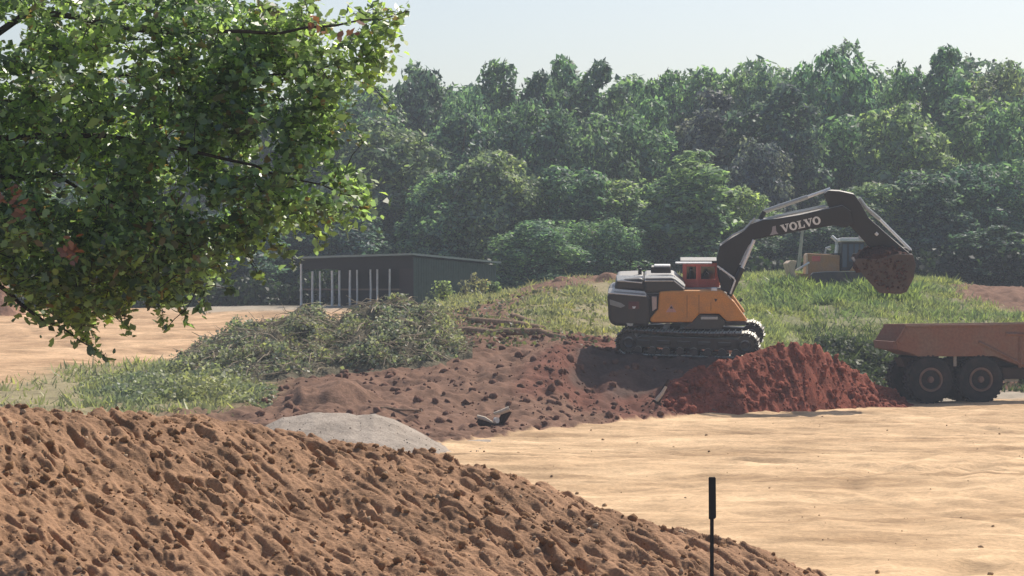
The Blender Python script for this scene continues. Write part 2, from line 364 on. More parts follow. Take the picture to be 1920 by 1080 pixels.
# ------------------------------------------------------------------ heaps
def heap(name, mat, px0, px1, d0, d1, zfun, dpx=4, dd=0.1, **kw):
    a = np.arange(px0, px1 + .1, dpx); b = np.arange(d0, d1 + .01, dd)
    A, B = np.meshgrid(a, b, indexing='ij'); X = (A - CX) / FPX * B
    Zh = zfun(A, B, X)
    V = np.stack([X, B, Zh], -1).reshape(-1, 3)
    me = np_mesh(name, V, grid_faces(len(a), len(b))[:, ::-1], True)
    o = link(name, me, mat); tag(o, **kw); return o

def rot2(X, Y, a): c, s = math.cos(a), math.sin(a); return X * c + Y * s, -X * s + Y * c

# foreground mound
MC_PX = [-400, 0, 120, 280, 400, 500, 580, 700, 860, 960, 1100, 1200, 1340, 1450, 1600, 1700, 1760]
MC_Y = [745, 752, 757, 762, 770, 790, 806, 822, 850, 878, 928, 952, 990, 1025, 1085, 1130, 1180]
def mound_z(A, B, X):
    yc = np.interp(A, MC_PX, MC_Y)
    Dc = 36 + 1.2 * np.sin(A / 310.0)
    zc = CAMZ - (yc - CY) * Dc / FPX
    e = Dc - B
    z = np.where(e > 0, zc - 0.25 * e - 0.012 * np.minimum(e, 3) ** 2, zc + 0.62 * e)
    z = z - 0.10 * np.exp(-(e / 0.5) ** 2)
    u, v = rot2(X, B, -1.02)
    n = 0.07 * ridged(u * .4, v * 1.5, 101, 3) + 0.055 * fbm(u * 1.2, v * 4.8, 111, 3) + 0.045 * fbm(u * 3.6, v * 13, 121, 3)
    n2 = -0.09 * sstep(.34, .6, fbm(u * 1.7, v * 6.0, 131, 2)) - 0.06 * sstep(.26, .5, fbm(u * 3.3, v * 12, 141, 2))
    fade = 1.0
    z = z + (n + n2) * fade
    gzv = np.interp(B, [22, 28, 34, 60], [1.3, .45, .05, 0]) - 0.25
    return np.maximum(z, gzv)
M_mound = soil_mat('mound soil', (0.385, 0.222, 0.130), 0.36, 1.1, 22, 0.8, 0.035, specks=(22, (0.50, 0.33, 0.2), 0.70))
heap('dirt_mound', M_mound, -420, 1780, 25, 41.5, mound_z, 3, 0.032,
     label='large mound of loose brown dirt filling the lower left foreground', cat='dirt mound')
def mound_pt(px, D): 
    A = np.array([float(px)]); B = np.array([float(D)]); return float(mound_z(A, B, (A - CX) / FPX * B)[0])

# clods: faceted lumps
ico_v = []
ph = (1 + 5 ** .5) / 2
for a, b in ((-1, ph), (1, ph), (-1, -ph), (1, -ph)): ico_v.append((a, b, 0))
for a, b in ((-1, ph), (1, ph), (-1, -ph), (1, -ph)): ico_v.append((0, a, b))
for a, b in ((ph, -1), (ph, 1), (-ph, -1), (-ph, 1)): ico_v.append((a, 0, b))
ico_v = np.array(ico_v) / 1.9
ico_f = np.array([(0,11,5),(0,5,1),(0,1,7),(0,7,10),(0,10,11),(1,5,9),(5,11,4),(11,10,2),(10,7,6),(7,1,8),(3,9,4),(3,4,2),(3,2,6),(3,6,8),(3,8,9),(4,9,5),(2,4,11),(6,2,10),(8,6,7),(9,8,1)])
def rand_rot(n):
    q = rng.normal(size=(n, 4)); q /= np.linalg.norm(q, axis=1)[:, None]
    w, x, y, z = q.T
    return np.stack([1-2*(y*y+z*z), 2*(x*y-z*w), 2*(x*z+y*w), 2*(x*y+z*w), 1-2*(x*x+z*z), 2*(y*z-x*w), 2*(x*z-y*w), 2*(y*z+x*w), 1-2*(x*x+y*y)], 1).reshape(n, 3, 3)
def clods(name, pts, size, mat, **kw):
    n = len(pts); J = rng.uniform(.6, 1.25, (n, 12, 1)) * ico_v[None]
    J = J * (rng.uniform(.6, 1.2, (n, 1, 3)))
    J = np.einsum('nij,nkj->nki', rand_rot(n), J) * size[:, None, None]
    V = (J + pts[:, None, :]).reshape(-1, 3)
    F = (ico_f[None] + (np.arange(n) * 12)[:, None, None]).reshape(-1, 3)
    o = link(name, np_mesh(name, V, F), mat); tag(o, **kw); return o
def lognorm(n, lo, hi): return lo * (hi / lo) ** (rng.random(n) ** 2.6)

n = 5200
A = rng.uniform(-60, 1650, n); B = rng.uniform(28, 36.8, n)
keep = vnoise(A / 130, B * .9, 5) + rng.uniform(-.6, 1.0, n) > 0.1; A = A[keep]; B = B[keep]
X = (A - CX) / FPX * B; Zc = mound_z(A, B, X); sz = lognorm(len(A), .015, .085)
clods('dirt_clods', np.stack([X, B, Zc + sz * .15], 1), sz, soil_mat('clod soil', (0.30, 0.165, 0.085), 0.35, 5, 40, .5, .02), kind='stuff', label='loose clods scattered over the foreground mound', cat='dirt clods')
n = 700; A = rng.uniform(-60, 1600, n); B = rng.uniform(28, 35.8, n); X = (A - CX) / FPX * B; sz = lognorm(n, .014, .055)
clods('pale_stones', np.stack([X, B, mound_z(A, B, X) + sz * .2], 1), sz, soil_mat('pale stone', (0.48, 0.34, 0.23), 0.3, 8, 40, .4, .02), kind='stuff', label='pale pebbles scattered on the foreground mound', cat='stones')

# gravel heap
def gravel_z(A, B, X):
    yc = np.interp(A, [440, 500, 530, 590, 655, 672, 700, 740, 790, 840, 900], [850, 797, 783, 774, 774, 778, 776, 787, 812, 843, 858])
    zc = CAMZ - (yc - CY) * 74 / FPX
    h = np.where(B < 74, 1 - ((74 - B) / 4.2) ** 1.6 * 1.0, 1 - ((B - 74) / 3.0) ** 1.5) if False else np.where(B < 74, 1 - np.clip((74 - B) / 4.2, 0, 2) ** 1.6, 1 - np.clip((B - 74) / 3.0, 0, 2) ** 1.5)
    return np.maximum(zc * np.maximum(h, -.3) + .03 * fbm(X * 2, B * 2, 51, 3) + .012 * fbm(X * 9, B * 9, 52, 2), -.25)
M_gravel = soil_mat('gravel', (0.40, 0.335, 0.275), 0.3, 1.2, 16, 0.8, 0.04)
heap('gravel_heap', M_gravel, 440, 920, 69, 78, gravel_z, 3, 0.06, label='low smooth heap of pale grey gravel just behind the foreground mound', cat='gravel heap')

n = 500; A = rng.uniform(470, 900, n); B = rng.uniform(69.5, 75.5, n); X = (A - CX) / FPX * B; sz = lognorm(n, .008, .03)
clods('gravel_stones', np.stack([X, B, np.maximum(gravel_z(A, B, X), .0) + sz * .2], 1), sz, soil_mat('gravel stone', (0.38, 0.325, 0.27), 0.4, 8, 40, .4, .02), kind='stuff', label='loose grey stones on and around the gravel heap', cat='stones')
n = 220; A = rng.uniform(900, 2000, n); B = 40 + 60 * rng.random(n) ** 1.3; X = (A - CX) / FPX * B; sz = lognorm(n, .012, .07)
clods('sand_clods', np.stack([X, B, ground(X, B)[0] + sz * .2], 1), sz, soil_mat('sand clod', (0.42, 0.28, 0.16), 0.4, 8, 40, .4, .02), kind='stuff', label='small clods strewn over the sandy clearing', cat='clods')
# red heap in front of the excavator
def red_line(A): return np.interp(A, [1215, 1300, 1380, 1430, 1500, 1700], [94.8, 95.9, 97.0, 97.9, 99.3, 104.2])
def red_z(A, B, X):
    top = np.interp(A, [1215, 1240, 1262, 1290, 1330, 1380, 1430, 1470, 1500, 1540, 1575, 1620, 1660, 1700, 1720], [775, 742, 716, 700, 684, 672, 655, 646, 645, 652, 672, 702, 728, 756, 764])
    Dc = red_line(A); zc = CAMZ - (top - CY) * Dc / FPX
    e = Dc - B; toe = np.interp(A, [1215, 1300, 1430, 1700], [1.5, 2.4, 2.7, 2.2])
    h = zc - np.where(e > 0, e, -e * 1.1) * (zc.clip(.1) / toe)
    z = h + 0.17 * ridged(X * 1.5 + .9 * B, B * .35 - X * .2, 61, 4) + 0.09 * fbm(X * 3.5 + 2 * B, B * 2, 66, 3) - .12 * sstep(.2, .6, fbm(X * 2 + B, B * 1.2, 69, 2))
    return np.maximum(z, -.2)
M_red = soil_mat('red soil', (0.27, 0.080, 0.050), 0.42, 1.8, 12, 0.8, 0.06, specks=(9, (0.42, 0.25, 0.18), 0.72))
heap('red_soil_heap', M_red, 1210, 1725, 92, 108, red_z, 3, 0.08, label='freshly dug heap of dark red soil between the excavator and the dump truck', cat='soil heap')
n = 900; A = rng.uniform(1240, 1700, n); B = red_line(A) - rng.uniform(0, 2.6, n); X = (A - CX) / FPX * B; sz = lognorm(n, .04, .22)
clods('red_clods', np.stack([X, B, red_z(A, B, X)], 1), sz, M_red, kind='stuff', label='red clods scattered on the red soil heap', cat='soil clods')

# clods over the brown torn-up ground
n = 5200; A = np.where(rng.random(n) < .4, rng.uniform(1000, 1430, n), rng.uniform(430, 1300, n)); B = rng.uniform(78, 128, n) ; X = (A - CX) / FPX * B
z, w = ground(X, B); k = rng.random(n) < (w[:, 2] + w[:, 3] + .8 * w[:, 8]) ** 2 * np.where(B > 110, .35, 1); sz = lognorm(n, .03, .24)
clods('soil_clods', np.stack([X, B, z], 1)[k], sz[k], soil_mat('brown clod', (0.20, 0.105, 0.073), 0.4, 2, 15, .6, .04), kind='stuff', label='brown clods over the torn up ground', cat='soil clods')

def blob_heap(name, mat, px, D, py_top, py_base, wpx, dep, seed, amp=.12, **kw):
    zt = ZY(py_top, D); zb = ZY(py_base, D)
    hw = wpx / 2
    def f(A, B, X):
        r = np.sqrt(((A - px) / hw) ** 2 + ((B - D) / dep) ** 2)
        z = zb - .25 + (zt - zb + .25) * (1 - sstep(0.05, 1.0, r)) + amp * ridged(X * 1.1, B, seed, 3) * (1 - sstep(.7, 1.1, r)) 
        return np.where(r > 1.08, zb - 1.0, z)
    return heap(name, mat, px - hw * 1.15, px + hw * 1.15, D - dep * 1.15, D + dep * 1.15, f, max(3, wpx / 60), dep / 22, **kw)
M_brown = soil_mat('brown heap soil', (0.235, 0.135, 0.09), 0.35, 1.5, 10, .7, .05)
M_pile = soil_mat('reddish heap soil', (.36, .20, .13), 0.35, 1.5, 10, .7, .05)
blob_heap('dirt_pile', M_pile, -10, 146, 525, 604, 170, 3.2, 71, label='reddish brown dirt pile at the far left edge beneath the leaves', cat='dirt pile')
blob_heap('dirt_pile', M_brown, 1052, 134, 521, 560, 110, 3.0, 72, .15, label='weedy brown dirt pile on the bank left of the excavator', cat='dirt pile')
blob_heap('dirt_pile', M_brown, 1140, 134, 513, 550, 130, 3.0, 74, .15, label='brown dirt pile directly behind the excavator counterweight', cat='dirt pile')
blob_heap('dirt_pile', M_brown, 620, 87.5, 716, 768, 330, 3.4, 73, .22, label='rounded brown dirt pile at the foot of the brush heap', cat='dirt pile')

# ------------------------------------------------------------------ foliage cards
def cards(pts, nrm, size, shape=None, wob=0.5):
    """one leaf-sized polygon per point, facing roughly nrm"""
    n = len(pts)
    if shape is None: shape = np.array([(-.5, -.15), (.05, -.5), (.55, .1), (-.1, .5)])
    k = len(shape)
    nn = nrm + rng.normal(size=(n, 3)) * wob; nn /= np.linalg.norm(nn, axis=1)[:, None] + 1e-9
    r = rng.normal(size=(n, 3)); u = np.cross(nn, r); u /= np.linalg.norm(u, axis=1)[:, None] + 1e-9; v = np.cross(nn, u)
    sh = shape[None] * rng.uniform(.7, 1.3, (n, k, 1))
    asp = rng.uniform(.7, 1.25, (n, 1))
    bend = (sh[..., 0] ** 2)[..., None] * nn[:, None] * rng.uniform(-.5, .5, (n, 1, 1))
    V = pts[:, None] + (sh[..., 0, None] * u[:, None] * asp[..., None] + sh[..., 1, None] * v[:, None] + bend) * size[:, None, None]
    F = np.arange(n * k).reshape(n, k)
    return V.reshape(-1, 3), F

def tree_crown(seed, H, R, nl, n, leaf, low=0.05, name='crown', pointy=0.0):
    g = np.random.default_rng(seed)
    lob = []
    # a few leading stems of different height, each with its own ragged dome of leaf tufts
    heads = [(g.uniform(-.15, .15) * R, g.uniform(-.15, .15) * R, 1.0, R * .72)]
    for q in range(g.integers(3, 6)):
        a = g.uniform(0, 6.28); rr = R * g.uniform(.3, .62); heads.append((rr * math.cos(a), rr * math.sin(a), g.uniform(.68, .97), R * g.uniform(.4, .62)))
    for i in range(nl * 2):
        hx, hy, hh, hr = heads[g.integers(0, len(heads))] if i > 20 else heads[0]
        a = g.uniform(0, 6.28); u = math.sqrt(g.random()); rr = hr * u
        topz = H * hh * (1 - (.38 + pointy) * u ** 2.2) * g.uniform(.86, 1.0)
        z = topz if g.random() < .45 else g.uniform(low * H, topz)
        if z < topz * .8: rr = hr * (.75 + .35 * g.random())
        lr = R * g.uniform(.13, .27); lob.append((hx + rr * math.cos(a), hy + rr * math.sin(a), max(z - lr * .6, lr * .5), lr))
    for (hx, hy, hh, hr) in heads:
        for q in range(4): lob.append((hx, hy, H * hh * (.14 + .19 * q), hr * .72))
    L = np.array(lob); wts = L[:, 3] ** 1.7; idx = g.choice(len(L), n, p=wts / wts.sum())
    d = g.normal(size=(n, 3)); d[:, 2] = d[:, 2] * .9 + .2; d /= np.linalg.norm(d, axis=1)[:, None]
    lump = 1 + .28 * vnoise(d[:, 0] * 3.5 + idx * 7.7, d[:, 2] * 3.5 + d[:, 1] * 2.3, seed)
    r = L[idx, 3] * lump * (1 - .35 * g.random(n) ** 2.0)
    p = L[idx, :3] + d * r[:, None] * np.array([1, 1, .85])
    inside = np.zeros(n, bool)
    for q in range(len(L)):
        dd = np.linalg.norm((p - L[q, :3]) / L[q, 3], axis=1); inside |= dd < .6
    p = p[~inside]; d = d[~inside]; p[:, 2] = np.maximum(p[:, 2], .1)
    sz = leaf * g.uniform(.55, 1.5, len(p))
    V, F = cards(p, d + np.array([0, 0, .35]), sz, np.array([(-.7, -.05), (-.1, -.34), (.75, .0), (.0, .36)]), .6)
    return np_mesh(name, V, F)

def trunk_mesh(seed, H, r0):
    g = random.Random(seed); mb = MB()
    top = Vector((g.uniform(-.6, .6), g.uniform(-.6, .6), H * .8))
    pts = [Vector((0, 0, -.4)), Vector((g.uniform(-.2, .2), 0, H * .25)), Vector((top.x * .6, top.y * .6, H * .5)), top]
    mb.tube(pts, [r0, r0 * .75, r0 * .5, r0 * .15], 8)
    for k in range(7):
        t = g.uniform(.25, .75); b = pts[1].lerp(pts[3], t); a = g.uniform(0, 6.28); l = H * g.uniform(.14, .26)
        mb.tube([b, b + Vector((math.cos(a) * l * .5, math.sin(a) * l * .5, l * .3)), b + Vector((math.cos(a) * l, math.sin(a) * l, l * .8))], [r0 * .35, r0 * .22, r0 * .06], 6)
    o = mb.build('trunk_tmp', None); me = o.data; bpy.data.objects.remove(o)
    me.polygons.foreach_set('use_smooth', np.ones(len(me.polygons), bool)); return me

M_leaf = leaf_mat('tree leaves', True, trans=0.5, spread=0.75, gloss=0.03, grough=0.5)
M_bark = bark_mat('grey bark', (0.13, 0.10, 0.075))
VAR = []
for i, (H, R, nl, pt) in enumerate([(16, 5.6, 60, .1), (16, 5.2, 56, .25), (16, 6.2, 64, .05), (16, 5.4, 58, .3), (16, 5.0, 52, .15), (16, 6.6, 66, .0), (16, 5.4, 48, .3)]):
    cm = tree_crown(200 + i, H, R, nl, 34000, 0.36, .03, pointy=pt); cm.materials.append(M_leaf)
    tm = trunk_mesh(300 + i, H, .28); tm.materials.append(M_bark)
    VAR.append((cm, tm, H, R))
TONE = {'mid': (.205, .265, .185), 'light': (.275, .325, .205), 'olive': (.260, .275, .185), 'dark': (.115, .155, .130), 'blue': (.135, .190, .165),
        'purple': (.170, .165, .185), 'pale': (.31, .36, .23), 'green': (.185, .265, .175)}
def tree(px, ytop, hw, D, tone, label, v=None, base=None, group='trees of the wood behind the site'):
    D = D + random.uniform(-3, 5); x = PX(px, D); zb = gz(x, min(D, 290)) if base is None else base
    zt = ZY(ytop, D); h = zt - zb
    cm, tm, H, R = VAR[(int(px) // 7 + int(D)) % len(VAR) if v is None else v]
    r = empty('broadleaf_tree', (x, D, zb - .1), (0, 0, random.uniform(0, 6.28)), label=label, cat='tree', group=group)
    sx = hw * random.uniform(1.3, 1.6) * (1.22 if D > 200 else 1) / FPX * D / R; s = h / H
    r.scale = (sx, sx, s)
    c = link('crown', cm, None, r); t = link('trunk', tm, None, r)
    b = TONE[tone]; k = random.uniform(.88, 1.14); c.color = (b[0] * k * random.uniform(.84, .98), b[1] * k * 1.02, b[2] * k * random.uniform(1.08, 1.26), 1)
    return r

TREES = [
 # skyline row
 (540, 150, 90, 206, 'mid', 'far tree whose crown peeps over the yellow-green end of the foreground tree'),
 (650, 138, 70, 208, 'green', 'far tree just right of the foreground tree where the skyline starts low'),
 (715, 126, 60, 205, 'mid', 'small rounded skyline tree under the loose end twigs of the foreground tree'),
 (790, 104, 62, 207, 'blue', 'bluish green skyline tree with a knobbly flat top, first hump from the left'),
 (870, 124, 52, 204, 'mid', 'skyline tree in the dip between the first two humps from the left'),
 (945, 104, 64, 208, 'mid', 'skyline tree with a broad even top, second hump from the left'),
 (1010, 132, 50, 204, 'dark', 'darker narrow skyline tree left of the centre hump'),
 (1065, 100, 62, 207, 'green', 'skyline tree with drooping green sprays in the middle of the treeline'),
 (1135, 112, 56, 205, 'mid', 'skyline tree sloping down to the notch right of centre'),
 (1195, 138, 46, 206, 'green', 'low skyline tree filling the notch right of centre'),
 (1252, 96, 50, 207, 'green', 'skyline tree with small spiky shoots right of the notch'),
 (1330, 92, 64, 208, 'light', 'lighter green skyline tree above the greyish purple one'),
 (1410, 104, 62, 206, 'light', 'light green skyline tree above and left of the darkest crown'),
 (1480, 92, 56, 208, 'mid', 'skyline tree on the left shoulder of the tallest hump'),
 (1550, 66, 68, 206, 'green', 'tallest skyline tree with a dark leafy tip'),
 (1630, 84, 60, 208, 'mid', 'skyline tree on the right shoulder of the tallest hump'),
 (1695, 128, 50, 205, 'green', 'low skyline tree in the dip near the right side'),
 (1765, 86, 62, 207, 'green', 'skyline tree with thin twiggy top right of the dip'),
 (1850, 76, 66, 206, 'olive', 'skyline tree with sparse wispy crown near the right edge'),
 (1930, 98, 64, 208, 'mid', 'skyline tree cut by the right edge of the picture'),
 # middle row
 (610, 215, 95, 190, 'olive', 'olive tree half hidden behind the right side of the foreground tree'),
 (700, 160, 90, 192, 'mid', 'mid green tree behind the tall olive tree above the shed'),
 (860, 180, 90, 190, 'blue', 'shaded blue green tree above the right end of the shed'),
 (985, 165, 90, 191, 'green', 'mid green tree above and right of the shed, in the second rank'),
 (1105, 170, 90, 190, 'mid', 'second rank tree left of the excavator, under the centre of the skyline'),
 (1215, 175, 80, 192, 'green', 'second rank tree straight above the excavator counterweight'),
 (1350, 165, 95, 188, 'purple', 'greyish purple tree above the boom'),
 (1425, 230, 70, 182, 'purple', 'dull dark purple grey tree between the boom and the greyish purple crown'),
 (1490, 155, 84, 188, 'dark', 'darkest green tree, right of the greyish purple one'),
 (1600, 170, 84, 190, 'green', 'second rank green tree above the highest point of the boom'),
 (1700, 160, 88, 189, 'light', 'second rank light green tree above the excavator bucket'),
 (1810, 150, 92, 190, 'light', 'broad light green tree above the dump truck'),
 (1920, 160, 84, 188, 'green', 'second rank tree at the right edge above the dump truck'),
 # front row at the edge of the wood
 (90, 330, 110, 172, 'mid', 'edge tree seen in the gaps at the left of the foreground tree'),
 (235, 345, 90, 171, 'dark', 'dark edge tree behind the lower left of the foreground tree'),
 (345, 400, 80, 170, 'dark', 'low dark edge tree at the far end of the sandy field'),
 (440, 380, 84, 171, 'blue', 'blue green edge tree over the sandy field left of the shed'),
 (535, 400, 80, 170, 'dark', 'dark edge tree just left of the shed'),
 (640, 370, 80, 169, 'blue', 'shadowy blue green tree directly behind the open front of the shed'),
 (735, 190, 110, 176, 'olive', 'tall olive tree rising behind the shed roof'),
 (830, 300, 80, 172, 'mid', 'grey green tree behind the closed end of the shed'),
 (935, 262, 96, 171, 'olive', 'grey olive tree with a pointed crown right of the shed'),
 (1050, 290, 86, 172, 'mid', 'rounded mid green tree behind the bank left of the excavator'),
 (1000, 400, 80, 160, 'mid', 'low bushy tree on the bank beside the shed wall'),
 (1110, 395, 84, 161, 'mid', 'low bushy tree behind the excavator counterweight'),
 (1175, 330, 80, 170, 'light', 'light green tree behind the excavator engine cover'),
 (1290, 280, 104, 166, 'light', 'big light green round-topped tree left of the boom'),
 (1385, 325, 62, 168, 'light', 'small light green tree tucked beside the round-topped one at the boom'),
 (1440, 430, 64, 166, 'dark', 'low dark tree seen under the excavator boom'),
 (1530, 400, 66, 168, 'dark', 'dark tree behind the bulldozer cab and boom'),
 (1620, 320, 76, 170, 'pale', 'pale green tree just above the bend of the boom'),
 (1720, 300, 84, 169, 'blue', 'blue green tree right of the excavator bucket'),
 (1810, 290, 80, 171, 'blue', 'shaded blue green tree behind the right end of the grassy bank'),
 (1910, 270, 84, 169, 'mid', 'edge tree at the right side above the dump truck bed'),
 (1760, 430, 80, 165, 'dark', 'low dark tree at the foot of the wood right of the bucket'),
 (1880, 420, 84, 165, 'dark', 'low dark tree at the foot of the wood by the right edge'),
]
for k, t_ in enumerate(TREES): tree(*t_, v=(k * 3 + (k // 7)) % len(VAR))
for px in (-160, -40): tree(px, 200, 110, 190, 'mid', 'far tree beyond the foreground tree at the left edge')
# deep wood behind, one mass
Vs = []; Fs = []; b0 = 0
SKX = [540, 650, 715, 790, 870, 945, 1010, 1065, 1135, 1195, 1252, 1330, 1410, 1480, 1550, 1630, 1695, 1765, 1850, 1930]
SKY_ = [140, 134, 128, 112, 128, 110, 128, 106, 116, 134, 100, 96, 106, 92, 74, 88, 124, 92, 80, 100]
for k in range(42):
    px = -250 + k * 57; D = 216 + (k % 3) * 7; cm, tm, H, R = VAR[k % len(VAR)]
    nv = len(cm.vertices); a = np.empty(nv * 3, np.float32); cm.vertices.foreach_get('co', a); a = a.reshape(-1, 4, 3)[k % 2::2].reshape(-1, 3).copy(); a = a @ np.array(Matrix.Rotation(k * 1.7, 3, 'Z')).T
    h = ZY(float(np.interp(px, SKX, SKY_)) + 4 + 7 * math.sin(k * 2.3), D) - 3.8; a *= np.array([1.15, 1.15, h / H]); a += np.array([PX(px, D), D, 3.8])
    Vs.append(a); Fs.append(np.arange(len(a)).reshape(-1, 4) + b0); b0 += len(a)
wd = link('distant_wood', np_mesh('distant_wood', np.concatenate(Vs), np.concatenate(Fs)), M_leaf); wd.color = (.17, .25, .205, 1)
tag(wd, kind='stuff', label='deep wood filling the gaps behind the treeline', cat='wood')

# undergrowth along the foot of the wood
def scatter_foliage(name, n, pxr, dr, hfun, size, tone, mat, up=.3, mask=None, **kw):
    A = rng.uniform(*pxr, n); B = rng.uniform(*dr, n); X = (A - CX) / FPX * B; z, w = ground(X, B)
    h = hfun(A, B, X); k = rng.random(n) < (1 if mask is None else mask(A, B, w)); k &= h > 0
    p = np.stack([X, B, z + h * rng.random(n) ** .8], 1)[k]
    V, F = cards(p, np.tile(np.array([0, -.4, up]), (len(p), 1)), size * rng.uniform(.5, 1.5, len(p)), None, .8)
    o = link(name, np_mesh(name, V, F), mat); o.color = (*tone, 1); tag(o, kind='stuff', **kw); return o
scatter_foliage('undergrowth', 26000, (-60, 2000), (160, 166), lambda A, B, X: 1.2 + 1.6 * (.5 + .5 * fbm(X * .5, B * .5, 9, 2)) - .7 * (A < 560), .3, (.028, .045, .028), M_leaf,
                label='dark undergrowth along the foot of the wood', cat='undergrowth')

# ------------------------------------------------------------------ grass and weeds
M_grass = leaf_mat('grass blades', True, trans=0.42, spread=0.45, gloss=0.03, grough=.5)
blade = np.array([(-.09, 0), (.09, 0), (.05, .6), (0, 1.0), (-.06, .55)])
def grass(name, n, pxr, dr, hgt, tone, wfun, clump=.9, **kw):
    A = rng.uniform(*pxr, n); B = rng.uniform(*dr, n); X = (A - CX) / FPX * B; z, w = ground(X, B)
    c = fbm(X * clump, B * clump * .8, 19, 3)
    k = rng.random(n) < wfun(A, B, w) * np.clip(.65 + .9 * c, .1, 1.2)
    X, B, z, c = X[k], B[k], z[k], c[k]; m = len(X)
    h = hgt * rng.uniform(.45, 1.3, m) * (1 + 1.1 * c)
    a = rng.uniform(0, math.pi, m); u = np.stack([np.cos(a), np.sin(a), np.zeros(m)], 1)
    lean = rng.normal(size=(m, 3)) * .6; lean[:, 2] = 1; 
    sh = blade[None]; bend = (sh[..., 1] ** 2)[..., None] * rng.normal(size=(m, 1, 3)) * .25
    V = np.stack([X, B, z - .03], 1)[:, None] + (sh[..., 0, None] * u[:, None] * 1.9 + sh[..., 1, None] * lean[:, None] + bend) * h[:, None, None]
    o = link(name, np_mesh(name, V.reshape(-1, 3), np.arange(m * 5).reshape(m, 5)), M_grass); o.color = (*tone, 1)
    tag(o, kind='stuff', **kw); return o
gi, yi = CODE.index('G'), CODE.index('Y')
grass('grass', 120000, (1290, 2000), (108, 146), .17, (.34, .35, .20), lambda A, B, w: w[:, gi] * 1.1 + w[:, yi] * .5, label='bright green grass covering the bank', cat='grass')
grass('dry_grass', 60000, (830, 1330), (104, 152), .18, (.37, .345, .215), lambda A, B, w: w[:, gi] + w[:, yi] * 1.1 + w[:, 2] * .10, label='yellowish dry grass and weeds left of the excavator', cat='grass')
grass('tall_weeds', 9000, (1290, 1930), (118, 136), .22, (.26, .30, .15), lambda A, B, w: w[:, gi] * .5, .4, label='taller weed tufts standing in the bank grass', cat='weeds')
grass('weeds', 20000, (-60, 520), (84, 106), .2, (.34, .335, .215), lambda A, B, w: (w[:, gi] * .8 + w[:, yi] * np.clip((A - 60) / 260., .12, 1)) * (1 - sstep(380, 520, A)), label='green weeds left of the brush heap', cat='weeds')
grass('crest_grass', 9000, (1440, 1720), (124, 130.2), .34, (.26, .31, .15), lambda A, B, w: w[:, gi], .6, label='taller grass along the crest in front of the bulldozer', cat='grass')
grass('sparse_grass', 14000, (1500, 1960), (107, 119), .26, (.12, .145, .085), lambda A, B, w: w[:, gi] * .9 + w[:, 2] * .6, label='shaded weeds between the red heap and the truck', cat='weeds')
scatter_foliage('weed_leaves', 15000, (150, 520), (87, 100), lambda A, B, X: (.35 + 1.1 * fbm(X * .8, B * .8, 29, 3)) * sstep(120, 360, A) * (1 - sstep(400, 520, A)), .12, (.33, .335, .235), M_grass, .9,
                label='leafy green weeds beside the brush heap', cat='weeds')
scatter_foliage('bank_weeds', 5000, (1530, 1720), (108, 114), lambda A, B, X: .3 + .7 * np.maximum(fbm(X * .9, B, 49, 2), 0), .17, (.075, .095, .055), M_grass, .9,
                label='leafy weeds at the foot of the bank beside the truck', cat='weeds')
scatter_foliage('mid_weeds', 6500, (560, 1120), (100, 130), lambda A, B, X: .1 + .5 * np.maximum(fbm(X * .7, B * .6, 59, 2), 0), .14, (.15, .155, .085), M_grass, .9,
                mask=lambda A, B, w: .55, label='patchy weeds on the slope below the shed', cat='weeds')

# shrubs
def shrub(px, D, py_top, hw, tone, label, seed, dead=False):
    x = PX(px, D); zb = gz(x, D); h = ZY(py_top, D) - zb; R = hw / FPX * D
    r = empty('shrub', (x, D, zb), label=label, cat='shrub', group='shrubs beside the shed')
    g = np.random.default_rng(seed); n = 500 if not dead else 90
    p = g.normal(size=(n, 3)) * np.array([R * .45, R * .45, h * .22]) + np.array([0, 0, h * .6]); p[:, 2] = np.clip(p[:, 2], .05, h)
    V, F = cards(p, np.tile(np.array([0, 0, .6]), (n, 1)), .14 * g.uniform(.6, 1.5, n), None, .8)
    c = link('foliage', np_mesh('foliage', V, F), M_leaf, r); c.color = (*TONE[tone], 1) if not dead else (.30, .27, .2, 1)
    mb = MB(); rr = random.Random(seed)
    for k in range(7):
        a = rr.uniform(0, 6.28); mb.tube([(0, 0, -.1), (math.cos(a) * R * .3, math.sin(a) * R * .3, h * .5), (math.cos(a) * R * .6, math.sin(a) * R * .6, h * .95)], [.03, .02, .008], 5)
    mb.build('stem', M_bark if not dead else bark_mat('dead stem', (.4, .36, .3)), r)
shrub(830, 140, 528, 18, 'pale', 'small blue green shrub against the dark shed wall', 1)
shrub(872, 141, 526, 12, 'pale', 'slim pale weedy shrub right of the small blue green one', 2, True)
shrub(888, 142, 512, 10, 'pale', 'tallest pale dried shrub near the right end of the shed', 3, True)
shrub(905, 142, 524, 12, 'pale', 'short pale dried shrub right of the tallest dried one', 4, True)
shrub(925, 143, 530, 14, 'mid', 'green shrub at the right corner of the shed', 5)
shrub(745, 128, 552, 20, 'olive', 'brownish shrub in front of the dark opening of the shed', 6)

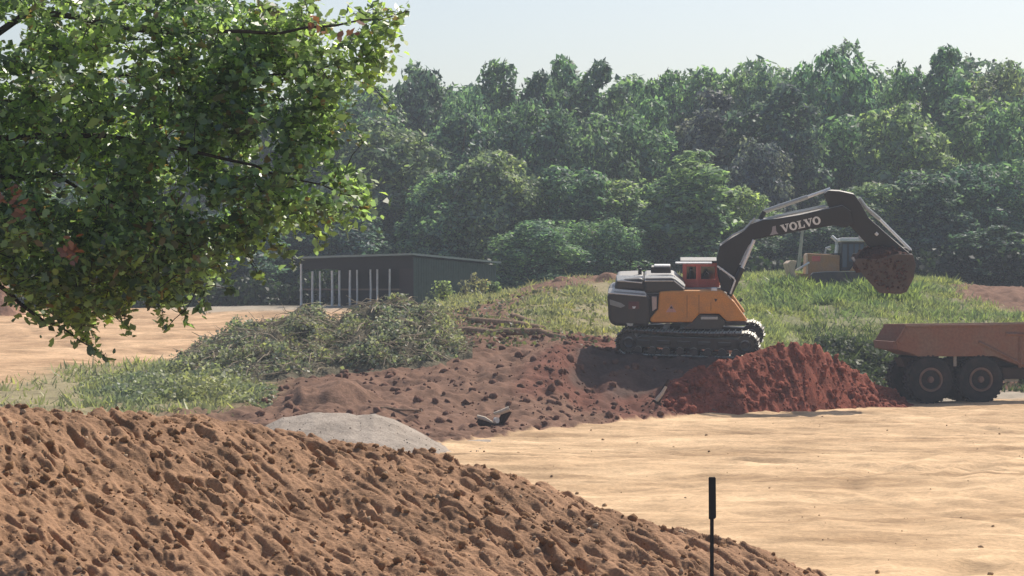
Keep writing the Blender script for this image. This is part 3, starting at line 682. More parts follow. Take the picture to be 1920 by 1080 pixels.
# ------------------------------------------------------------------ brush heap
def brush_z(A, B, X):
    top = np.interp(A, [270, 330, 380, 450, 500, 560, 590, 610, 640, 665, 700, 760, 810, 850, 885], [735, 690, 655, 618, 598, 590, 592, 612, 612, 588, 576, 572, 588, 624, 680])
    Dc = 101.0; zc = CAMZ - (top - CY) * Dc / FPX
    gzv, _ = ground(X, B)
    e = Dc - B; L = np.interp(A, [330, 450, 600, 885], [6, 9.5, 8, 6])
    t = np.where(e > 0, e / L, -e / 4.5); hgt = (zc - gzv).clip(0) * (1 - sstep(0, 1, t))
    return gzv - .12 + hgt * (1 + .25 * fbm(X * .8, B * .7, 81, 3)) + .30 * ridged(X * .9, B * .8, 84, 3) * (1 - sstep(.6, 1, t))
br = empty('brush_heap', (PX(620, 99), 99, gz(PX(620, 99), 99)), label='long tangled heap of cleared brush and vines in front of the shed', cat='brush heap')
a = np.arange(270, 890, 4.0); b = np.arange(90, 106, .15); A, B = np.meshgrid(a, b, indexing='ij'); X = (A - CX) / FPX * B
bz = brush_z(A, B, X)
def local(o, root):   # keep world placement under a moved root
    o.parent = root; o.matrix_parent_inverse = Matrix.Translation(-root.location)
bb = link('mound', np_mesh('mound', np.stack([X, B, bz], -1).reshape(-1, 3), grid_faces(len(a), len(b))[:, ::-1], True), soil_mat('brush soil', (.15, .13, .085), .4, 1.5, 12, .8, .06)); local(bb, br)
n = 70000; A = rng.uniform(275, 885, n); B = rng.uniform(91, 104, n); X = (A - CX) / FPX * B
g0, _ = ground(X, B); z = brush_z(A, B, X); lum = fbm(X * 1.1, B * 1.0, 86, 3)
k = (z - g0 > .12) & (rng.random(n) < .45 + .9 * lum); p = np.stack([X, B, z + rng.random(n) * (.12 + .9 * np.maximum(lum, 0))], 1)[k]
V, F = cards(p, np.tile(np.array([0, -.5, .7]), (len(p), 1)), rng.uniform(.05, .15, len(p)), None, .7)
o = link('leaves', np_mesh('leaves', V, F), leaf_mat('brush leaves', False, (.30, .31, .24), .4, .7, .02, .5, odd=(.16, (.55, .52, .40)))); local(o, br)
mb = MB(); rr = random.Random(4)
for q in range(1000):
    A = rr.uniform(350, 880); B = rr.uniform(92, 103); x = PX(A, B); zb = float(brush_z(np.array([A]), np.array([B]), np.array([x]))[0])
    if zb - gz(x, B) < .1: continue
    an = rr.uniform(0, 6.28); l = rr.uniform(.4, 1.7); up = rr.uniform(.1, .75); dx, dy = math.cos(an) * l, math.sin(an) * l
    pp = [(x - dx / 2, B - dy / 2, zb - .05), (x - dx / 6, B - dy / 6, zb + up * .35), (x + dx / 4, B + dy / 4, zb + up * .45), (x + dx / 2, B + dy / 2, zb + rr.uniform(-.1, up))]
    w_ = rr.uniform(.008, .026); mb.tube(pp, [w_, w_, w_ * .8, w_ * .4], 5, False)
o = mb.build('stems', bark_mat('vine stems', (.42, .34, .24))); local(o, br)

# ------------------------------------------------------------------ logs and debris
M_log = bark_mat('weathered log', (.34, .22, .14)); M_cut = paint('cut wood', (.62, .52, .40), .8, amt=.2); M_darklog = bark_mat('dark brown log', (.05, .03, .022))  # broken log and stump in very dark brown bark
def log(pts, r, label, name='fallen_log', mat=M_log, ends=True, group=None):
    base = Vector(pts[0]); root = empty(name, base, label=label, cat='log', group=group)
    mb = MB(); q = []; rr = random.Random(int(base.x * 10))
    for i in range(len(pts) - 1):
        for t in range(4): q.append(Vector(pts[i]).lerp(Vector(pts[i + 1]), t / 4.) - base)
    q.append(Vector(pts[-1]) - base)
    q = [v + Vector((0, 0, rr.uniform(-.03, .03))) for v in q]
    mb.tube(q, [r * (1 - .35 * i / len(q)) * rr.uniform(.9, 1.1) for i in range(len(q))], 10); mb.build('trunk', mat, root, smooth=False)
    if ends:
        for e, d in ((q[0], (q[0] - q[1]).normalized()), (q[-1], (q[-1] - q[-2]).normalized())):
            m2 = MB(); m2.tube([e, e + d * .02], r * (.9 if e is q[0] else .58), 12); m2.build('cut_end', M_cut, root)
    return root
def on_g(px, D, h): x = PX(px, D); return (x, D, gz(x, D) + h)
log([on_g(860, 107, .1), on_g(930, 105, .12), on_g(1010, 103, .1), on_g(1060, 102.5, .05)], .17, 'longest pale fallen log curving down the slope left of the excavator', group='felled logs on the slope')
log([on_g(885, 111, .1), on_g(960, 108, .1), on_g(1020, 106, .1)], .14, 'darker fallen log above the longest pale one', group='felled logs on the slope')
log([on_g(960, 113, .1), on_g(1000, 111, .1), on_g(1035, 110, .08)], .12, 'shortest fallen log, highest on the slope under the weeds', group='felled logs on the slope')
log([on_g(705, 84.5, .05), on_g(790, 84, .06)], .05, 'thin pale stick lying flat on the brown soil', 'stick', group=None)
# broken dark log pieces on the sand edge
c = P(893, 788, 83.5); root = empty('broken_log', (c.x, c.y, 0), label='broken dark brown log with pale split ends at the edge of the sand', cat='log')
mb = MB(); mb.tube([(0.02, 0, .34), (.25, 0, .20), (.58, 0.02, .16), (.75, .02, .26)], [.13, .2, .17, .08], 10); mb.build('trunk', M_darklog, root)
mb = MB(); mb.tube([(.72, .05, .2), (.85, .1, .42), (1.02, .12, .66)], [.1, .13, .11], 10); mb.build('branch', M_darklog, root)
mb = MB(); mb.tube([(.02, -.03, .47), (.25, -.05, .40), (.52, -.05, .25)], [.07, .085, .06], 7); mb.tube([(.55, .0, .56), (.8, .0, .62), (1.04, .0, .72)], [.05, .08, .09], 7); mb.build('split_wood', M_cut, root)  # paler strips along the upper side of the dark pieces
mb = MB(); mb.tube([(.60, -.14, .36), (.66, -.2, .37)], .1, 10); mb.build('cut_end', paint('fresh cut wood', (.8, .76, .66), .7, amt=.05), root)
c = P(1222, 778, 93.8); root = empty('tree_stump', (c.x, c.y, c.z), label='dark upturned stump with a pale split branch at the foot of the red heap', cat='stump')
mb = MB(); mb.tube([(0.05, 0, 0), (.12, 0, .3), (.2, 0, .48)], [.26, .22, .17], 10); mb.build('trunk', M_darklog, root)
mb = MB(); mb.tube([(.15, -.1, .5), (.35, -.1, .75), (.5, -.05, 1.0)], [.08, .07, .05], 8); mb.build('branch', M_cut, root)
mb = MB(); mb.tube([(.2, 0, .45), (.42, 0, .9), (.6, 0, 1.25)], [.1, .08, .04], 8); mb.build('root', M_darklog, root)
log([P(1165, 787, 91.2), P(1195, 785, 91.3)], .09, 'short pale wood scrap beside the dark upturned stump', 'wood_scrap')

# ------------------------------------------------------------------ shed
M_green = paint('dark green sheet metal', (.028, .060, .050), .5, dust=(.05, .07, .055), amt=.3)
M_roof = paint('roof edge', (.24, .29, .27), .35, amt=.15, dust=(.3, .3, .26)); M_shedpost = paint('weathered pale posts', (.78, .76, .74), .7, amt=.2)
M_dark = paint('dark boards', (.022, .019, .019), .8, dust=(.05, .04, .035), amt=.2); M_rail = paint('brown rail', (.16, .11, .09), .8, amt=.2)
A3, B3, C3 = P(563, 575, 150), P(775, 575, 146), P(930, 575, 153)
zb = 3.42; O = Vector((B3.x, B3.y, zb)); root = empty('open_shed', O, label='low dark green shed with a flat roof and an open post-lined front', cat='shed')
ax = Vector((A3.x - B3.x, A3.y - B3.y, 0)); LX = ax.length; ax.normalize()          # from corner to the left along the open front
cx_ = Vector((C3.x - B3.x, C3.y - B3.y, 0)); LY = cx_.length; cx_.normalize()         # from corner to the right along the closed side
HA, HB, HC = 6.16 - zb, 6.32 - zb, 5.93 - zb
def S(u, v, z): return ax * u + cx_ * v + Vector((0, 0, z))
def slab(mb, quad, n_off):      # quad of 4 vectors thickened by n_off
    mb.add([*quad, *[q + n_off for q in quad]], [(0, 1, 2, 3), (7, 6, 5, 4), (0, 4, 5, 1), (1, 5, 6, 2), (2, 6, 7, 3), (3, 7, 4, 0)])
mb = MB(); nr = 34
for i in range(nr):            # corrugated closed side
    v0, v1 = LY * i / nr, LY * (i + .55) / nr; h0 = HB + (HC - HB) * v0 / LY - .12; h1 = HB + (HC - HB) * v1 / LY - .12
    slab(mb, [S(0, v0, -.3), S(0, v1, -.3), S(0, v1, h1), S(0, v0, h0)], -ax * .03)
    v2 = LY * (i + 1) / nr; h2 = HB + (HC - HB) * v2 / LY - .12
    slab(mb, [S(.006, v1, -.3), S(.006, v2, -.3), S(.006, v2, h2), S(.006, v1, h1)], -ax * .02)
mb.build('side_wall', M_green, root)
mb = MB(); slab(mb, [S(0, LY, -.3), S(LX, LY, -.3), S(LX, LY, HC - .3), S(0, LY, HC - .15)], -cx_ * .05); mb.build('back_wall', M_green, root)
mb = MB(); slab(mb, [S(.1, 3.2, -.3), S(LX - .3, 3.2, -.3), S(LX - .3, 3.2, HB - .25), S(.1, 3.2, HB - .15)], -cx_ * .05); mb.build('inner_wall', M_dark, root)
HD = HA + HC - HB
mb = MB(); slab(mb, [S(-.15, -.35, HB), S(LX + .15, -.35, HA), S(LX + .15, LY + .2, HD), S(-.15, LY + .2, HC)], Vector((0, 0, .07))); mb.build('roof', M_green, root)
mb = MB()
for (p, q) in ((S(-.18, -.38, HB - .02), S(LX + .2, -.38, HA - .02)), (S(-.18, -.38, HB - .02), S(-.18, LY + .2, HC - .02))):
    d = (q - p).normalized(); n_ = Vector((d.y, -d.x, 0)) * .04
    slab(mb, [p, q, q + Vector((0, 0, .11)), p + Vector((0, 0, .11))], n_ if n_.y < 0 else -n_)
mb.build('roof_edge', M_roof, root)
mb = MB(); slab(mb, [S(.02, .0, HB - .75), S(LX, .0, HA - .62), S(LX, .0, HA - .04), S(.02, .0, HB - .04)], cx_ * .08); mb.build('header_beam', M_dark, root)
for px in (566, 588, 602, 625, 639, 659, 672, 697, 710, 733):
    t = (775 - px) / 212.0; u = LX * t; hh = HB + (HA - HB) * t - (.3 if px == 566 else .74)
    r_ = random.Random(px); mb = MB(); w = r_.uniform(.048, .07)
    b0_, b1 = S(u, -.06, -.35), S(u, -.06, hh); mid = b0_.lerp(b1, .55) + ax * r_.uniform(-.03, .03)
    mb.tube([b0_, mid, b1], [w * 1.15, w, w * .95], 8); mb.build('post', M_shedpost, root)
mb = MB(); slab(mb, [S(.8, .02, .95), S(LX - .1, .02, .95), S(LX - .1, .02, 1.05), S(.8, .02, 1.05)], cx_ * .05); mb.build('rail', M_rail, root)
mb = MB(); slab(mb, [S(.03, .02, -.3), S(.95, .02, -.3), S(.95, .02, HB - .76), S(.03, .02, HB - .76)], cx_ * .05); mb.build('board_panel', paint('red brown board', (.04, .026, .026), .8, dust=(.06, .04, .035), amt=.2), root)

# ------------------------------------------------------------------ excavator
def dxm(px, ref=1295): return (px - ref) / 50.0
def poly(L, zr=668, xr=1295): return [((x - xr) / 50.0, (zr - y) / 50.0) for x, y in L]
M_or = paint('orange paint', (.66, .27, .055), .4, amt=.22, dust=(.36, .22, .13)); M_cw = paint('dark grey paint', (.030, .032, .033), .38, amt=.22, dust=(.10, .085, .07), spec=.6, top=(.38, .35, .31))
M_blk = paint('black steel', (.014, .015, .018), .45, amt=.12, dust=(.08, .065, .055), top=(.50, .46, .40)); M_steel = paint('track steel', (.05, .045, .042), .5, amt=.4, dust=(.16, .11, .085), metal=0, top=(.85, .80, .68))  # the top tones whiten upper faces of body and tracks as if sunlit
M_chrome = paint('bright rod', (.80, .82, .82), .25, amt=.05, metal=.1); M_pipe = paint('grey pipes', (.42, .45, .45), .35, amt=.1, metal=.0)
M_redf = paint('red frame', (.62, .13, .10), .45, amt=.2); M_white = paint('white paint', (.78, .78, .76), .4, amt=.05)
t = NT('dark glass'); t.pbsdf((.02, .03, .035), .08, 0, .8); M_glass = t.m
M_mud = soil_mat('caked soil', (.085, .046, .036), .4, 3, 20, .8, .04, specks=(12, (.2, .07, .055), .62))
EXC_D = 100.2
ex_z = 2.05
EX = empty('excavator', (PX(1295, EXC_D), EXC_D, ex_z), label='orange and dark grey tracked excavator raising its black boom to the right', cat='excavator')
# undercarriage: one frame with two tracks, yawed and tilted as it stands on the soft edge
def track_side(yc, root):
    L, R_ = 2.62, .46        # half length to the axle-to-axle ends
    hz = .50
    xa, xb = -(L - R_), (L - R_)
    def path(s):             # s along the loop
        st_ = xb - xa; arc = math.pi * R_; tot = 2 * st_ + 2 * arc; s %= tot
        if s < st_: x = xa + s; sag = -.05 * math.sin(math.pi * s / st_); return Vector((x, 0, hz + R_ + sag)), 0.0
        s -= st_
        if s < arc: a_ = s / R_; return Vector((xb + R_ * math.sin(a_), 0, hz + R_ * math.cos(a_))), a_
        s -= arc
        if s < st_: return Vector((xb - s, 0, hz - R_)), math.pi
        s -= st_; a_ = s / R_; return Vector((xa - R_ * math.sin(a_), 0, hz - R_ * math.cos(a_))), math.pi + a_
    tot = 2 * (xb - xa) + 2 * math.pi * R_; n = 50; mb = MB()
    for k in range(n):
        p, a_ = path(tot * k / n)
        mb.box((p.x, yc, p.z), (tot / n * .93, .62, .05), (0, a_, 0))
        nrm = Vector((math.sin(a_), 0, math.cos(a_)))
        mb.box((p.x + nrm.x * .05 , yc, p.z + nrm.z * .05), (.03, .60, .06), (0, a_, 0))
        mb.box((p.x - nrm.x * .07, yc, p.z - nrm.z * .07), (tot / n * .7, .2, .1), (0, a_, 0))
    mb.build('track_chain', M_steel, root)
    mb = MB(); mb.prism([(xa + .1, hz - .16), (xb - .1, hz - .2), (xb + .05, hz), (xb - .25, hz + .24), (xa + .5, hz + .26), (xa, hz + .1)], yc - .22, yc + .22)
    for k in range(5): mb.box((xa + .55 + k * .75, yc - .24, hz + .03), (.5, .06, .16))
    mb.build('track_frame', M_cw, root, .03)
    for k in range(8): m2 = MB(); m2.lathe_y((xa + .35 + k * (xb - xa - .7) / 7, yc, hz - .28), [(-.27, .08), (-.27, .15), (.27, .15), (.27, .08)], 16); m2.build('track_roller', M_steel, root)
    for xx, nm in ((xa, 'sprocket'), (xb, 'idler')):
        m2 = MB(); m2.lathe_y((xx, yc, hz), [(-.27, .1), (-.3, .18), (-.22, .22), (-.22, .36), (.22, .36), (.22, .1)], 24); m2.build(nm, M_cw, root)
UC = empty('undercarriage', (0, 0, .10), (math.radians(-5.5) * -1, math.radians(1.6), math.radians(-9)), ); UC.parent = EX
UC.rotation_euler = (math.radians(8), math.radians(1.6), math.radians(-9))
track_side(-1.35, UC); track_side(1.35, UC)
mb = MB(); mb.box((0, 0, .62), (2.2, 2.3, .42)); mb.lathe_y((0, 0, 0), [(0, 0.01), (0.001, .01)], 6)
cb = MB(); cb.box((0, 0, .62), (2.2, 2.2, .42)); cb.box((0, 0, .9), (1.5, 1.5, .26)); cb.build('centre_frame', M_cw, UC, .05)
UP = empty('upper_body', (0, 0, 0), (math.radians(6.5), 0, math.radians(-3))); UP.parent = EX
Y0, Y1 = -1.55, 1.55
# counterweight with rounded end
def cw(L, y0, y1): return MB().prism(poly(L), y0, y1)
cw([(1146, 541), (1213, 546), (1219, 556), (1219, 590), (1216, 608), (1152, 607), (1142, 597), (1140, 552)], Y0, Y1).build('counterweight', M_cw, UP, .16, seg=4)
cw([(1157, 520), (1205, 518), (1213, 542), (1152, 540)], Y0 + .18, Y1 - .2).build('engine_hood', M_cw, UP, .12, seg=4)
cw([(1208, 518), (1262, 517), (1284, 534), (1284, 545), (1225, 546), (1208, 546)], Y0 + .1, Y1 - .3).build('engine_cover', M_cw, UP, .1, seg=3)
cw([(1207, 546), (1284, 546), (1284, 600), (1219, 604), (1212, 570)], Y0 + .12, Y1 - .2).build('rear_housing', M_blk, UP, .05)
cw([(1221, 500), (1256, 500), (1258, 512), (1220, 512)], -.9, -.3).build('air_intake', M_blk, UP, .04)
MB().box((-1.07, -.6, 3.38), (.6, .5, .06)).build('intake_sunlit_top', M_white, UP, .02)  # white slab paints in the sunlit top of the black intake box
mb = MB(); mb.tube([(-1.9, -.1, 2.8), (-1.9, -.1, 3.2), (-1.96, -.1, 3.3)], .07, 10); mb.build('exhaust_pipe', M_blk, UP)
MB().prism(poly([(1222, 552), (1231, 552), (1231, 574), (1223, 579)]), Y0 - .005, Y0 + .14).build('side_grille', paint('pale grille', (.55, .43, .38), .6, amt=.2), UP, .01)
MB().prism(poly([(1144, 557), (1166, 564), (1173, 569), (1165, 573), (1145, 567)]), Y0 - .02, Y0 + .1).build('recess_step', paint('worn grey steel', (.30, .32, .31), .5, amt=.2), UP, .015)
em = MB().prism(poly([(1179, 561), (1199, 561), (1199, 575), (1179, 575)]), Y0 - .012, Y0 + .1).build('badge', paint('dull red plate', (.11, .03, .04), .5, amt=.2), UP)
MB().prism(poly([(1186, 570), (1193, 570), (1191, 574), (1187, 574)]), Y0 - .018, Y0 - .008).build('badge_mark', M_white, em)
MB().prism(poly([(1175, 601), (1188, 602), (1186, 607), (1177, 606)]), Y0 - .02, Y0 + .1).build('lifting_eye', paint('pale steel', (.5, .5, .46), .5, amt=.1), UP)
# sloping shoulders in near-white, painting in the sunlight on the top edges
M_sunlit = paint('sunlit pale sheet metal', (.80, .78, .72), .5, amt=.1)
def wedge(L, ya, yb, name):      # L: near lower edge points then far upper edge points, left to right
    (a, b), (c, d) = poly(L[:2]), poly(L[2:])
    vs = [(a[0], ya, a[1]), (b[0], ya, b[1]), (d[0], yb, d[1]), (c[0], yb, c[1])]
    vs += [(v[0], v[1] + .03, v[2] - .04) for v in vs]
    return MB().add(vs, [(0, 1, 2, 3), (4, 7, 6, 5), (0, 4, 5, 1), (1, 5, 6, 2), (2, 6, 7, 3), (3, 7, 4, 0)]).build(name, M_sunlit, UP, .01)
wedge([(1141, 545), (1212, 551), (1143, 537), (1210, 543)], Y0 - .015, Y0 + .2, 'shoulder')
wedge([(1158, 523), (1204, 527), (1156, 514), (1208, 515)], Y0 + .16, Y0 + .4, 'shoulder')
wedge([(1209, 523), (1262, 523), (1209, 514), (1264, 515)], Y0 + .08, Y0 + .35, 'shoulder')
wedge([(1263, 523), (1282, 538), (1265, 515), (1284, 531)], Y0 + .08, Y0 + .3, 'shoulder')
# orange side body, both sides
body = [(1236, 543), (1258, 541), (1350, 541), (1374, 562), (1399, 597), (1360, 598), (1346, 584), (1310, 584), (1296, 600), (1221, 600), (1218, 594), (1233, 576)]
bo = MB().prism(poly(body), Y0, Y0 + .55).build('side_body', M_or, UP, .06, seg=3)
MB().prism(poly(body), Y1 - .55, Y1).build('side_body', M_or, UP, .06, seg=3)
for x0 in (1287, 1309, 1331):
    MB().box((dxm(x0), Y0 - .001, 1.95), (.018, .01, .85 if x0 != 1331 else .3)).build('panel_seam', paint('seam shadow gap', (.18, .08, .03), .7), bo)
MB().prism(poly([(1337, 556), (1343, 556), (1340, 562)]), Y0 - .006, Y0 + .001).build('decal', M_blk, bo)
de = MB().prism(poly([(1258, 566), (1268, 581), (1248, 581)]), Y0 - .006, Y0 + .001).build('warning_decal', paint('faded pink decal', (.62, .33, .28), .6), bo)
MB().prism(poly([(1258, 569), (1261, 574), (1255, 574)]), Y0 - .010, Y0 - .005).build('decal_mark', M_blk, de)
MB().tube([(dxm(1384), Y0 - .05, 2.16), (dxm(1388), Y0 - .05, 2.26)], .05, 8).build('side_lamp', M_blk, bo)
cw([(1274, 613), (1296, 602), (1310, 587), (1345, 587), (1358, 600), (1352, 613)], Y0 + .06, Y1 - .1).build('lower_panel', M_cw, UP, .03)
MB().box((dxm(1328), Y0 + .045, (668 - 592) / 50), (.62, .05, .1)).build('foot_step', paint('worn step', (.5, .5, .48), .5, amt=.1), UP, .01)
cw([(1284, 546), (1352, 545), (1394, 598), (1284, 600)], Y0 + .5, Y1 - .5).build('deck_frame', M_blk, UP, .03)
cw([(1358, 599), (1397, 599), (1394, 606), (1356, 607)], Y0 + .05, Y1 - .1).build('front_skirt', M_blk, UP, .02)
MB().prism(poly([(1332, 536), (1342, 536), (1343, 543), (1331, 543)]), Y0 + .05, Y0 + .25).build('filler_cap', M_white, UP, .03)
# cab on the far side, seen over the body
cab = empty('cab', (0, 0, 0)); cab.parent = UP
x0, x1, zc0, zc1 = dxm(1284), dxm(1346), 1.5, 3.33
for (xx, yy) in ((x0, .45), (x0, 1.5), (x1, .45), (x1, 1.5), (dxm(1311), .45)): MB().box((xx, yy, (zc0 + zc1) / 2), (.14, .1, zc1 - zc0)).build('pillar', M_redf, cab, .015)
MB().box(((x0 + x1) / 2, .98, 3.42), (x1 - x0 + .35, 1.25, .09)).build('roof', M_cw, cab, .04)
mb = MB(); mb.box(((x0 + x1) / 2, .45, 3.30), (x1 - x0 - .14, .09, .13)); mb.box(((x0 + x1) / 2, .45, 2.60), (x1 - x0 - .14, .09, .3)); mb.build('window_rail', M_redf, cab)
MB().box(((x0 + x1) / 2, 1.5, 2.9), (x1 - x0, .02, .8)).build('window', M_glass, cab)
MB().prism([(dxm(1291), 1.9), (dxm(1303), 1.9), (dxm(1304), 2.6), (dxm(1300), 3.05), (dxm(1294), 3.05)], .75, 1.2).build('seat', M_blk, cab, .05)
MB().prism([(dxm(1316), 2.2), (dxm(1331), 2.2), (dxm(1330), 2.9), (dxm(1325), 3.0), (dxm(1318), 2.75)], .75, 1.0).build('console', M_blk, cab, .03)
MB().box(((x0 + x1) / 2, .98, 1.9), (x1 - x0, 1.05, .8)).build('cab_body', M_cw, cab)
MB().box((dxm(1300), -.25, 3.44), (1.36, .35, .05)).build('guard_bar', M_white, UP, .01)
mb = MB(); mb.box((dxm(1306), -.25, 3.1), (.05, .3, .7)); mb.build('guard_post', M_redf, UP)
cw([(1347, 506), (1354, 505), (1370, 524), (1366, 549), (1350, 544)], -.9, -.3).build('valve_cover', M_blk, UP, .03)
mb = MB(); pts = [(dxm(1343), -1.2, 3.42), (dxm(1373), -1.2, 2.98), (dxm(1376), -1.2, 2.88), (dxm(1367), -1.2, 2.38)]; mb.tube(pts, .035, 8); mb.build('handrail', M_white, UP)
# boom
def strip(mb, L, y0, y1): mb.prism(poly(L), y0, y1)
boomL = [(1345, 520), (1343, 488), (1349, 464), (1370, 449), (1393, 436), (1405, 423), (1428, 415), (1455, 413), (1497, 406), (1540, 396), (1575, 388), (1592, 400), (1596, 422), (1582, 430), (1558, 426), (1513, 433), (1463, 443), (1437, 447), (1414, 452), (1402, 463), (1388, 490), (1376, 522), (1366, 540), (1350, 538)]
boom = cw(boomL, -.36, .36).build('boom', M_blk, UP, .03)
def text_part(y):
    lets = MB(); ux = Vector((math.cos(math.radians(13.2)), math.sin(math.radians(13.2)))); uz = Vector((-ux.y, ux.x))
    O2 = Vector(((1463.5 - 1295) / 50., (668 - 439.5) / 50.)); Hh = .30
    def quad(ch, pts): 
        w = [O2 + ux * (ch + p[0]) + uz * (p[1] * Hh) for p in pts]; lets.prism([(v.x, v.y) for v in w], y - .008, y + .004)
    def V_(c, w):
        quad(c, [(w * .02, 1), (w * .34, 1), (w * .60, .28), (w * .56, 0), (w * .44, 0)]); quad(c, [(w * .62, 1), (w * .98, 1), (w * .585, 0), (w * .50, 0), (w * .60, .30), (w * .76, .85)])
        quad(c, [(-.02 * w, 1.0), (w * .44, 1.0), (w * .44, .87), (-.02 * w, .87)]); quad(c, [(w * .58, 1.0), (w * 1.03, 1.0), (w * 1.03, .87), (w * .58, .87)])
    def O_(c, w):
        n = 18
        for k in range(n):
            a0, a1 = 2 * math.pi * k / n, 2 * math.pi * (k + 1) / n
            def pt(a, r): 
                rx, rz = (w * .5, .53) if r else (w * .22, .33); return (w * .5 + rx * math.cos(a), .5 + rz * math.sin(a))
            quad(c, [pt(a0, 0), pt(a0, 1), pt(a1, 1), pt(a1, 0)])
    def L_(c, w):
        quad(c, [(w * .14, 0), (w * .46, 0), (w * .46, 1), (w * .14, 1)]); quad(c, [(0, .87), (w * .62, .87), (w * .62, 1), (0, 1)])
        quad(c, [(0, 0), (w * .98, 0), (w * .98, .15), (0, .15)]); quad(c, [(w * .82, .1), (w * .98, .1), (w * .98, .42), (w * .82, .3)])
    w = .315; V_(0, w); O_(.315, .30); L_(.63, .26); V_(.885, w); O_(1.20, .30)
    lets.build('lettering', M_white, boom)
text_part(-.372)
lg = MB(); lg.prism(poly([(1446, 428), (1452, 426), (1453, 436), (1457, 441), (1441, 444), (1445, 437)]), -.372, -.360); lg.build('emblem', paint('grey decal', (.34, .32, .35), .5, amt=.1), boom)
# stick
stickL = [(1541, 367), (1549, 361), (1570, 362), (1597, 368), (1610, 386), (1624, 412), (1662, 446), (1702, 480), (1692, 488), (1655, 474), (1624, 465), (1606, 444), (1590, 428), (1566, 410), (1551, 393)]
stick = cw(stickL, -.27, .27).build('stick', M_blk, UP, .03)
def cyl(name, a, b, r, mat, y=0, par=UP): 
    (xa, za), (xb, zb_) = poly([a, b]); m = MB(); m.tube([(xa, y, za), (xb, y, zb_)], r, 12); return m.build(name, mat, par, smooth=False)
cyl('stick_cylinder', (1432, 401), (1512, 374), .085, M_pipe); cyl('piston_rod', (1512, 374), (1554, 359), .06, M_chrome)
cyl('bracket', (1432, 401), (1424, 416), .09, M_blk)
for y in (-.24, .24): cyl('hydraulic_pipe', (1405, 421), (1452, 411), .03, M_pipe, y); cyl('hydraulic_pipe', (1452, 411), (1546, 391), .04, M_pipe, y)
mb = MB(); p_ = poly([(1352, 461), (1372, 444), (1394, 434), (1404, 424), (1413, 412)]); mb.tube([(a_, -.3, b_) for a_, b_ in p_], .035, 8); mb.build('hydraulic_hose', M_pipe, UP)
for y in (-.48, .48):
    cyl('boom_cylinder', (1366, 556), (1390, 504), .11, M_blk, y); cyl('piston_rod', (1390, 504), (1412, 452), .065, M_chrome, y)
mb = MB(); p_ = poly([(1607, 376), (1620, 394), (1646, 416)]); mb.tube([(a_, 0, b_) for a_, b_ in p_], .075, 10); mb.build('bucket_cylinder', M_pipe, UP)
cyl('piston_rod', (1645, 415), (1704, 474), .055, M_chrome); cyl('link_arm', (1704, 474), (1696, 492), .06, M_blk, .0); cyl('link_arm', (1704, 474), (1672, 468), .05, M_blk, .2)
cyl('boom_lamp', (1637, 440), (1641, 444), .06, M_white, -.3)
# bucket: curled under the stick, open to the left and up
outer_ = [(1704, 478), (1709, 496), (1706, 520), (1693, 547), (1682, 551), (1643, 549), (1622, 527), (1610, 512), (1596, 492)]
inner_ = [(1600, 489), (1614, 507), (1626, 522), (1646, 543), (1679, 545), (1688, 542), (1700, 519), (1702, 497), (1698, 481)]
bk = MB(); yb0, yb1 = -.85, .85
bk.prism(poly(outer_ + inner_), yb0, yb1)
sideL = [(1704, 478), (1709, 496), (1706, 520), (1693, 547), (1682, 551), (1643, 549), (1622, 527), (1610, 512), (1596, 492), (1600, 484), (1640, 486), (1676, 476)]
bk.prism(poly(sideL), yb0 - .04, yb0); bk.prism(poly(sideL), yb1, yb1 + .04)
M_bk = paint('worn muddy bucket steel', (.060, .045, .040), .6, dust=(.14, .085, .065), amt=.45, scale=1.8)
bucket = bk.build('bucket', M_bk, UP, .02)
for k in range(5):
    y = yb0 + .1 + k * .375; MB().prism(poly([(1600, 498), (1606, 508), (1590, 484)]), y, y + .14).build('tooth', M_steel, bucket)
# soil held in the bucket (own thing, follows the excavator's frame through coordinates)
EXM = Matrix.Translation(EX.location) @ Matrix.Translation(UP.location) @ UP.rotation_euler.to_matrix().to_4x4()
n = 60; V = []; us = np.linspace(0, 1, 46); vs = np.linspace(-1, 1, 34)
U, Vv = np.meshgrid(us, vs, indexing='ij')
topx = np.interp(U, [0, .2, .45, .7, 1], [1600, 1612, 1640, 1668, 1698]); topy = np.interp(U, [0, .2, .45, .7, 1], [489, 476, 465, 468, 480])
Xl = (topx - 1295) / 50; Zl = (668 - topy) / 50; edge = (1 - np.abs(Vv) ** 3.5)
Zl = np.where(edge < 1, Zl - (1 - edge) * .3, Zl) + .05 * ridged(U * 9, Vv * 5, 3) + .04 * fbm(U * 25, Vv * 14, 5, 2)
Yl = Vv * .86
Pt = np.stack([Xl, Yl, Zl], -1).reshape(-1, 3)
bot = Pt.copy(); bot[:, 2] = np.minimum((668 - 505) / 50. - .15 * np.abs(bot[:, 0] - 7) , bot[:, 2] - .02)
F1 = grid_faces(46, 34); allV = np.concatenate([Pt, bot]); nn = len(Pt)
rim = []
for i in range(45): rim += [(i * 34, (i + 1) * 34, (i + 1) * 34 + nn, i * 34 + nn), (i * 34 + 33 + nn, (i + 1) * 34 + 33 + nn, (i + 1) * 34 + 33, i * 34 + 33)]
for j in range(33): rim += [(j + nn, j + 1 + nn, j + 1, j), (45 * 34 + j, 45 * 34 + j + 1, 45 * 34 + j + 1 + nn, 45 * 34 + j + nn)]
M4 = np.array(EXM); allV = allV @ M4[:3, :3].T + M4[:3, 3]
F = np.concatenate([F1[:, ::-1], F1 + nn, np.array(rim)])
o = link('soil_load', np_mesh('soil_load', allV, F, True), M_mud); tag(o, label='dark red soil heaped in the excavator bucket', cat='soil')
n = 260; q = rng.integers(0, nn, n); sz = lognorm(n, .03, .13)
Pc = Pt[q] @ M4[:3, :3].T + M4[:3, 3]
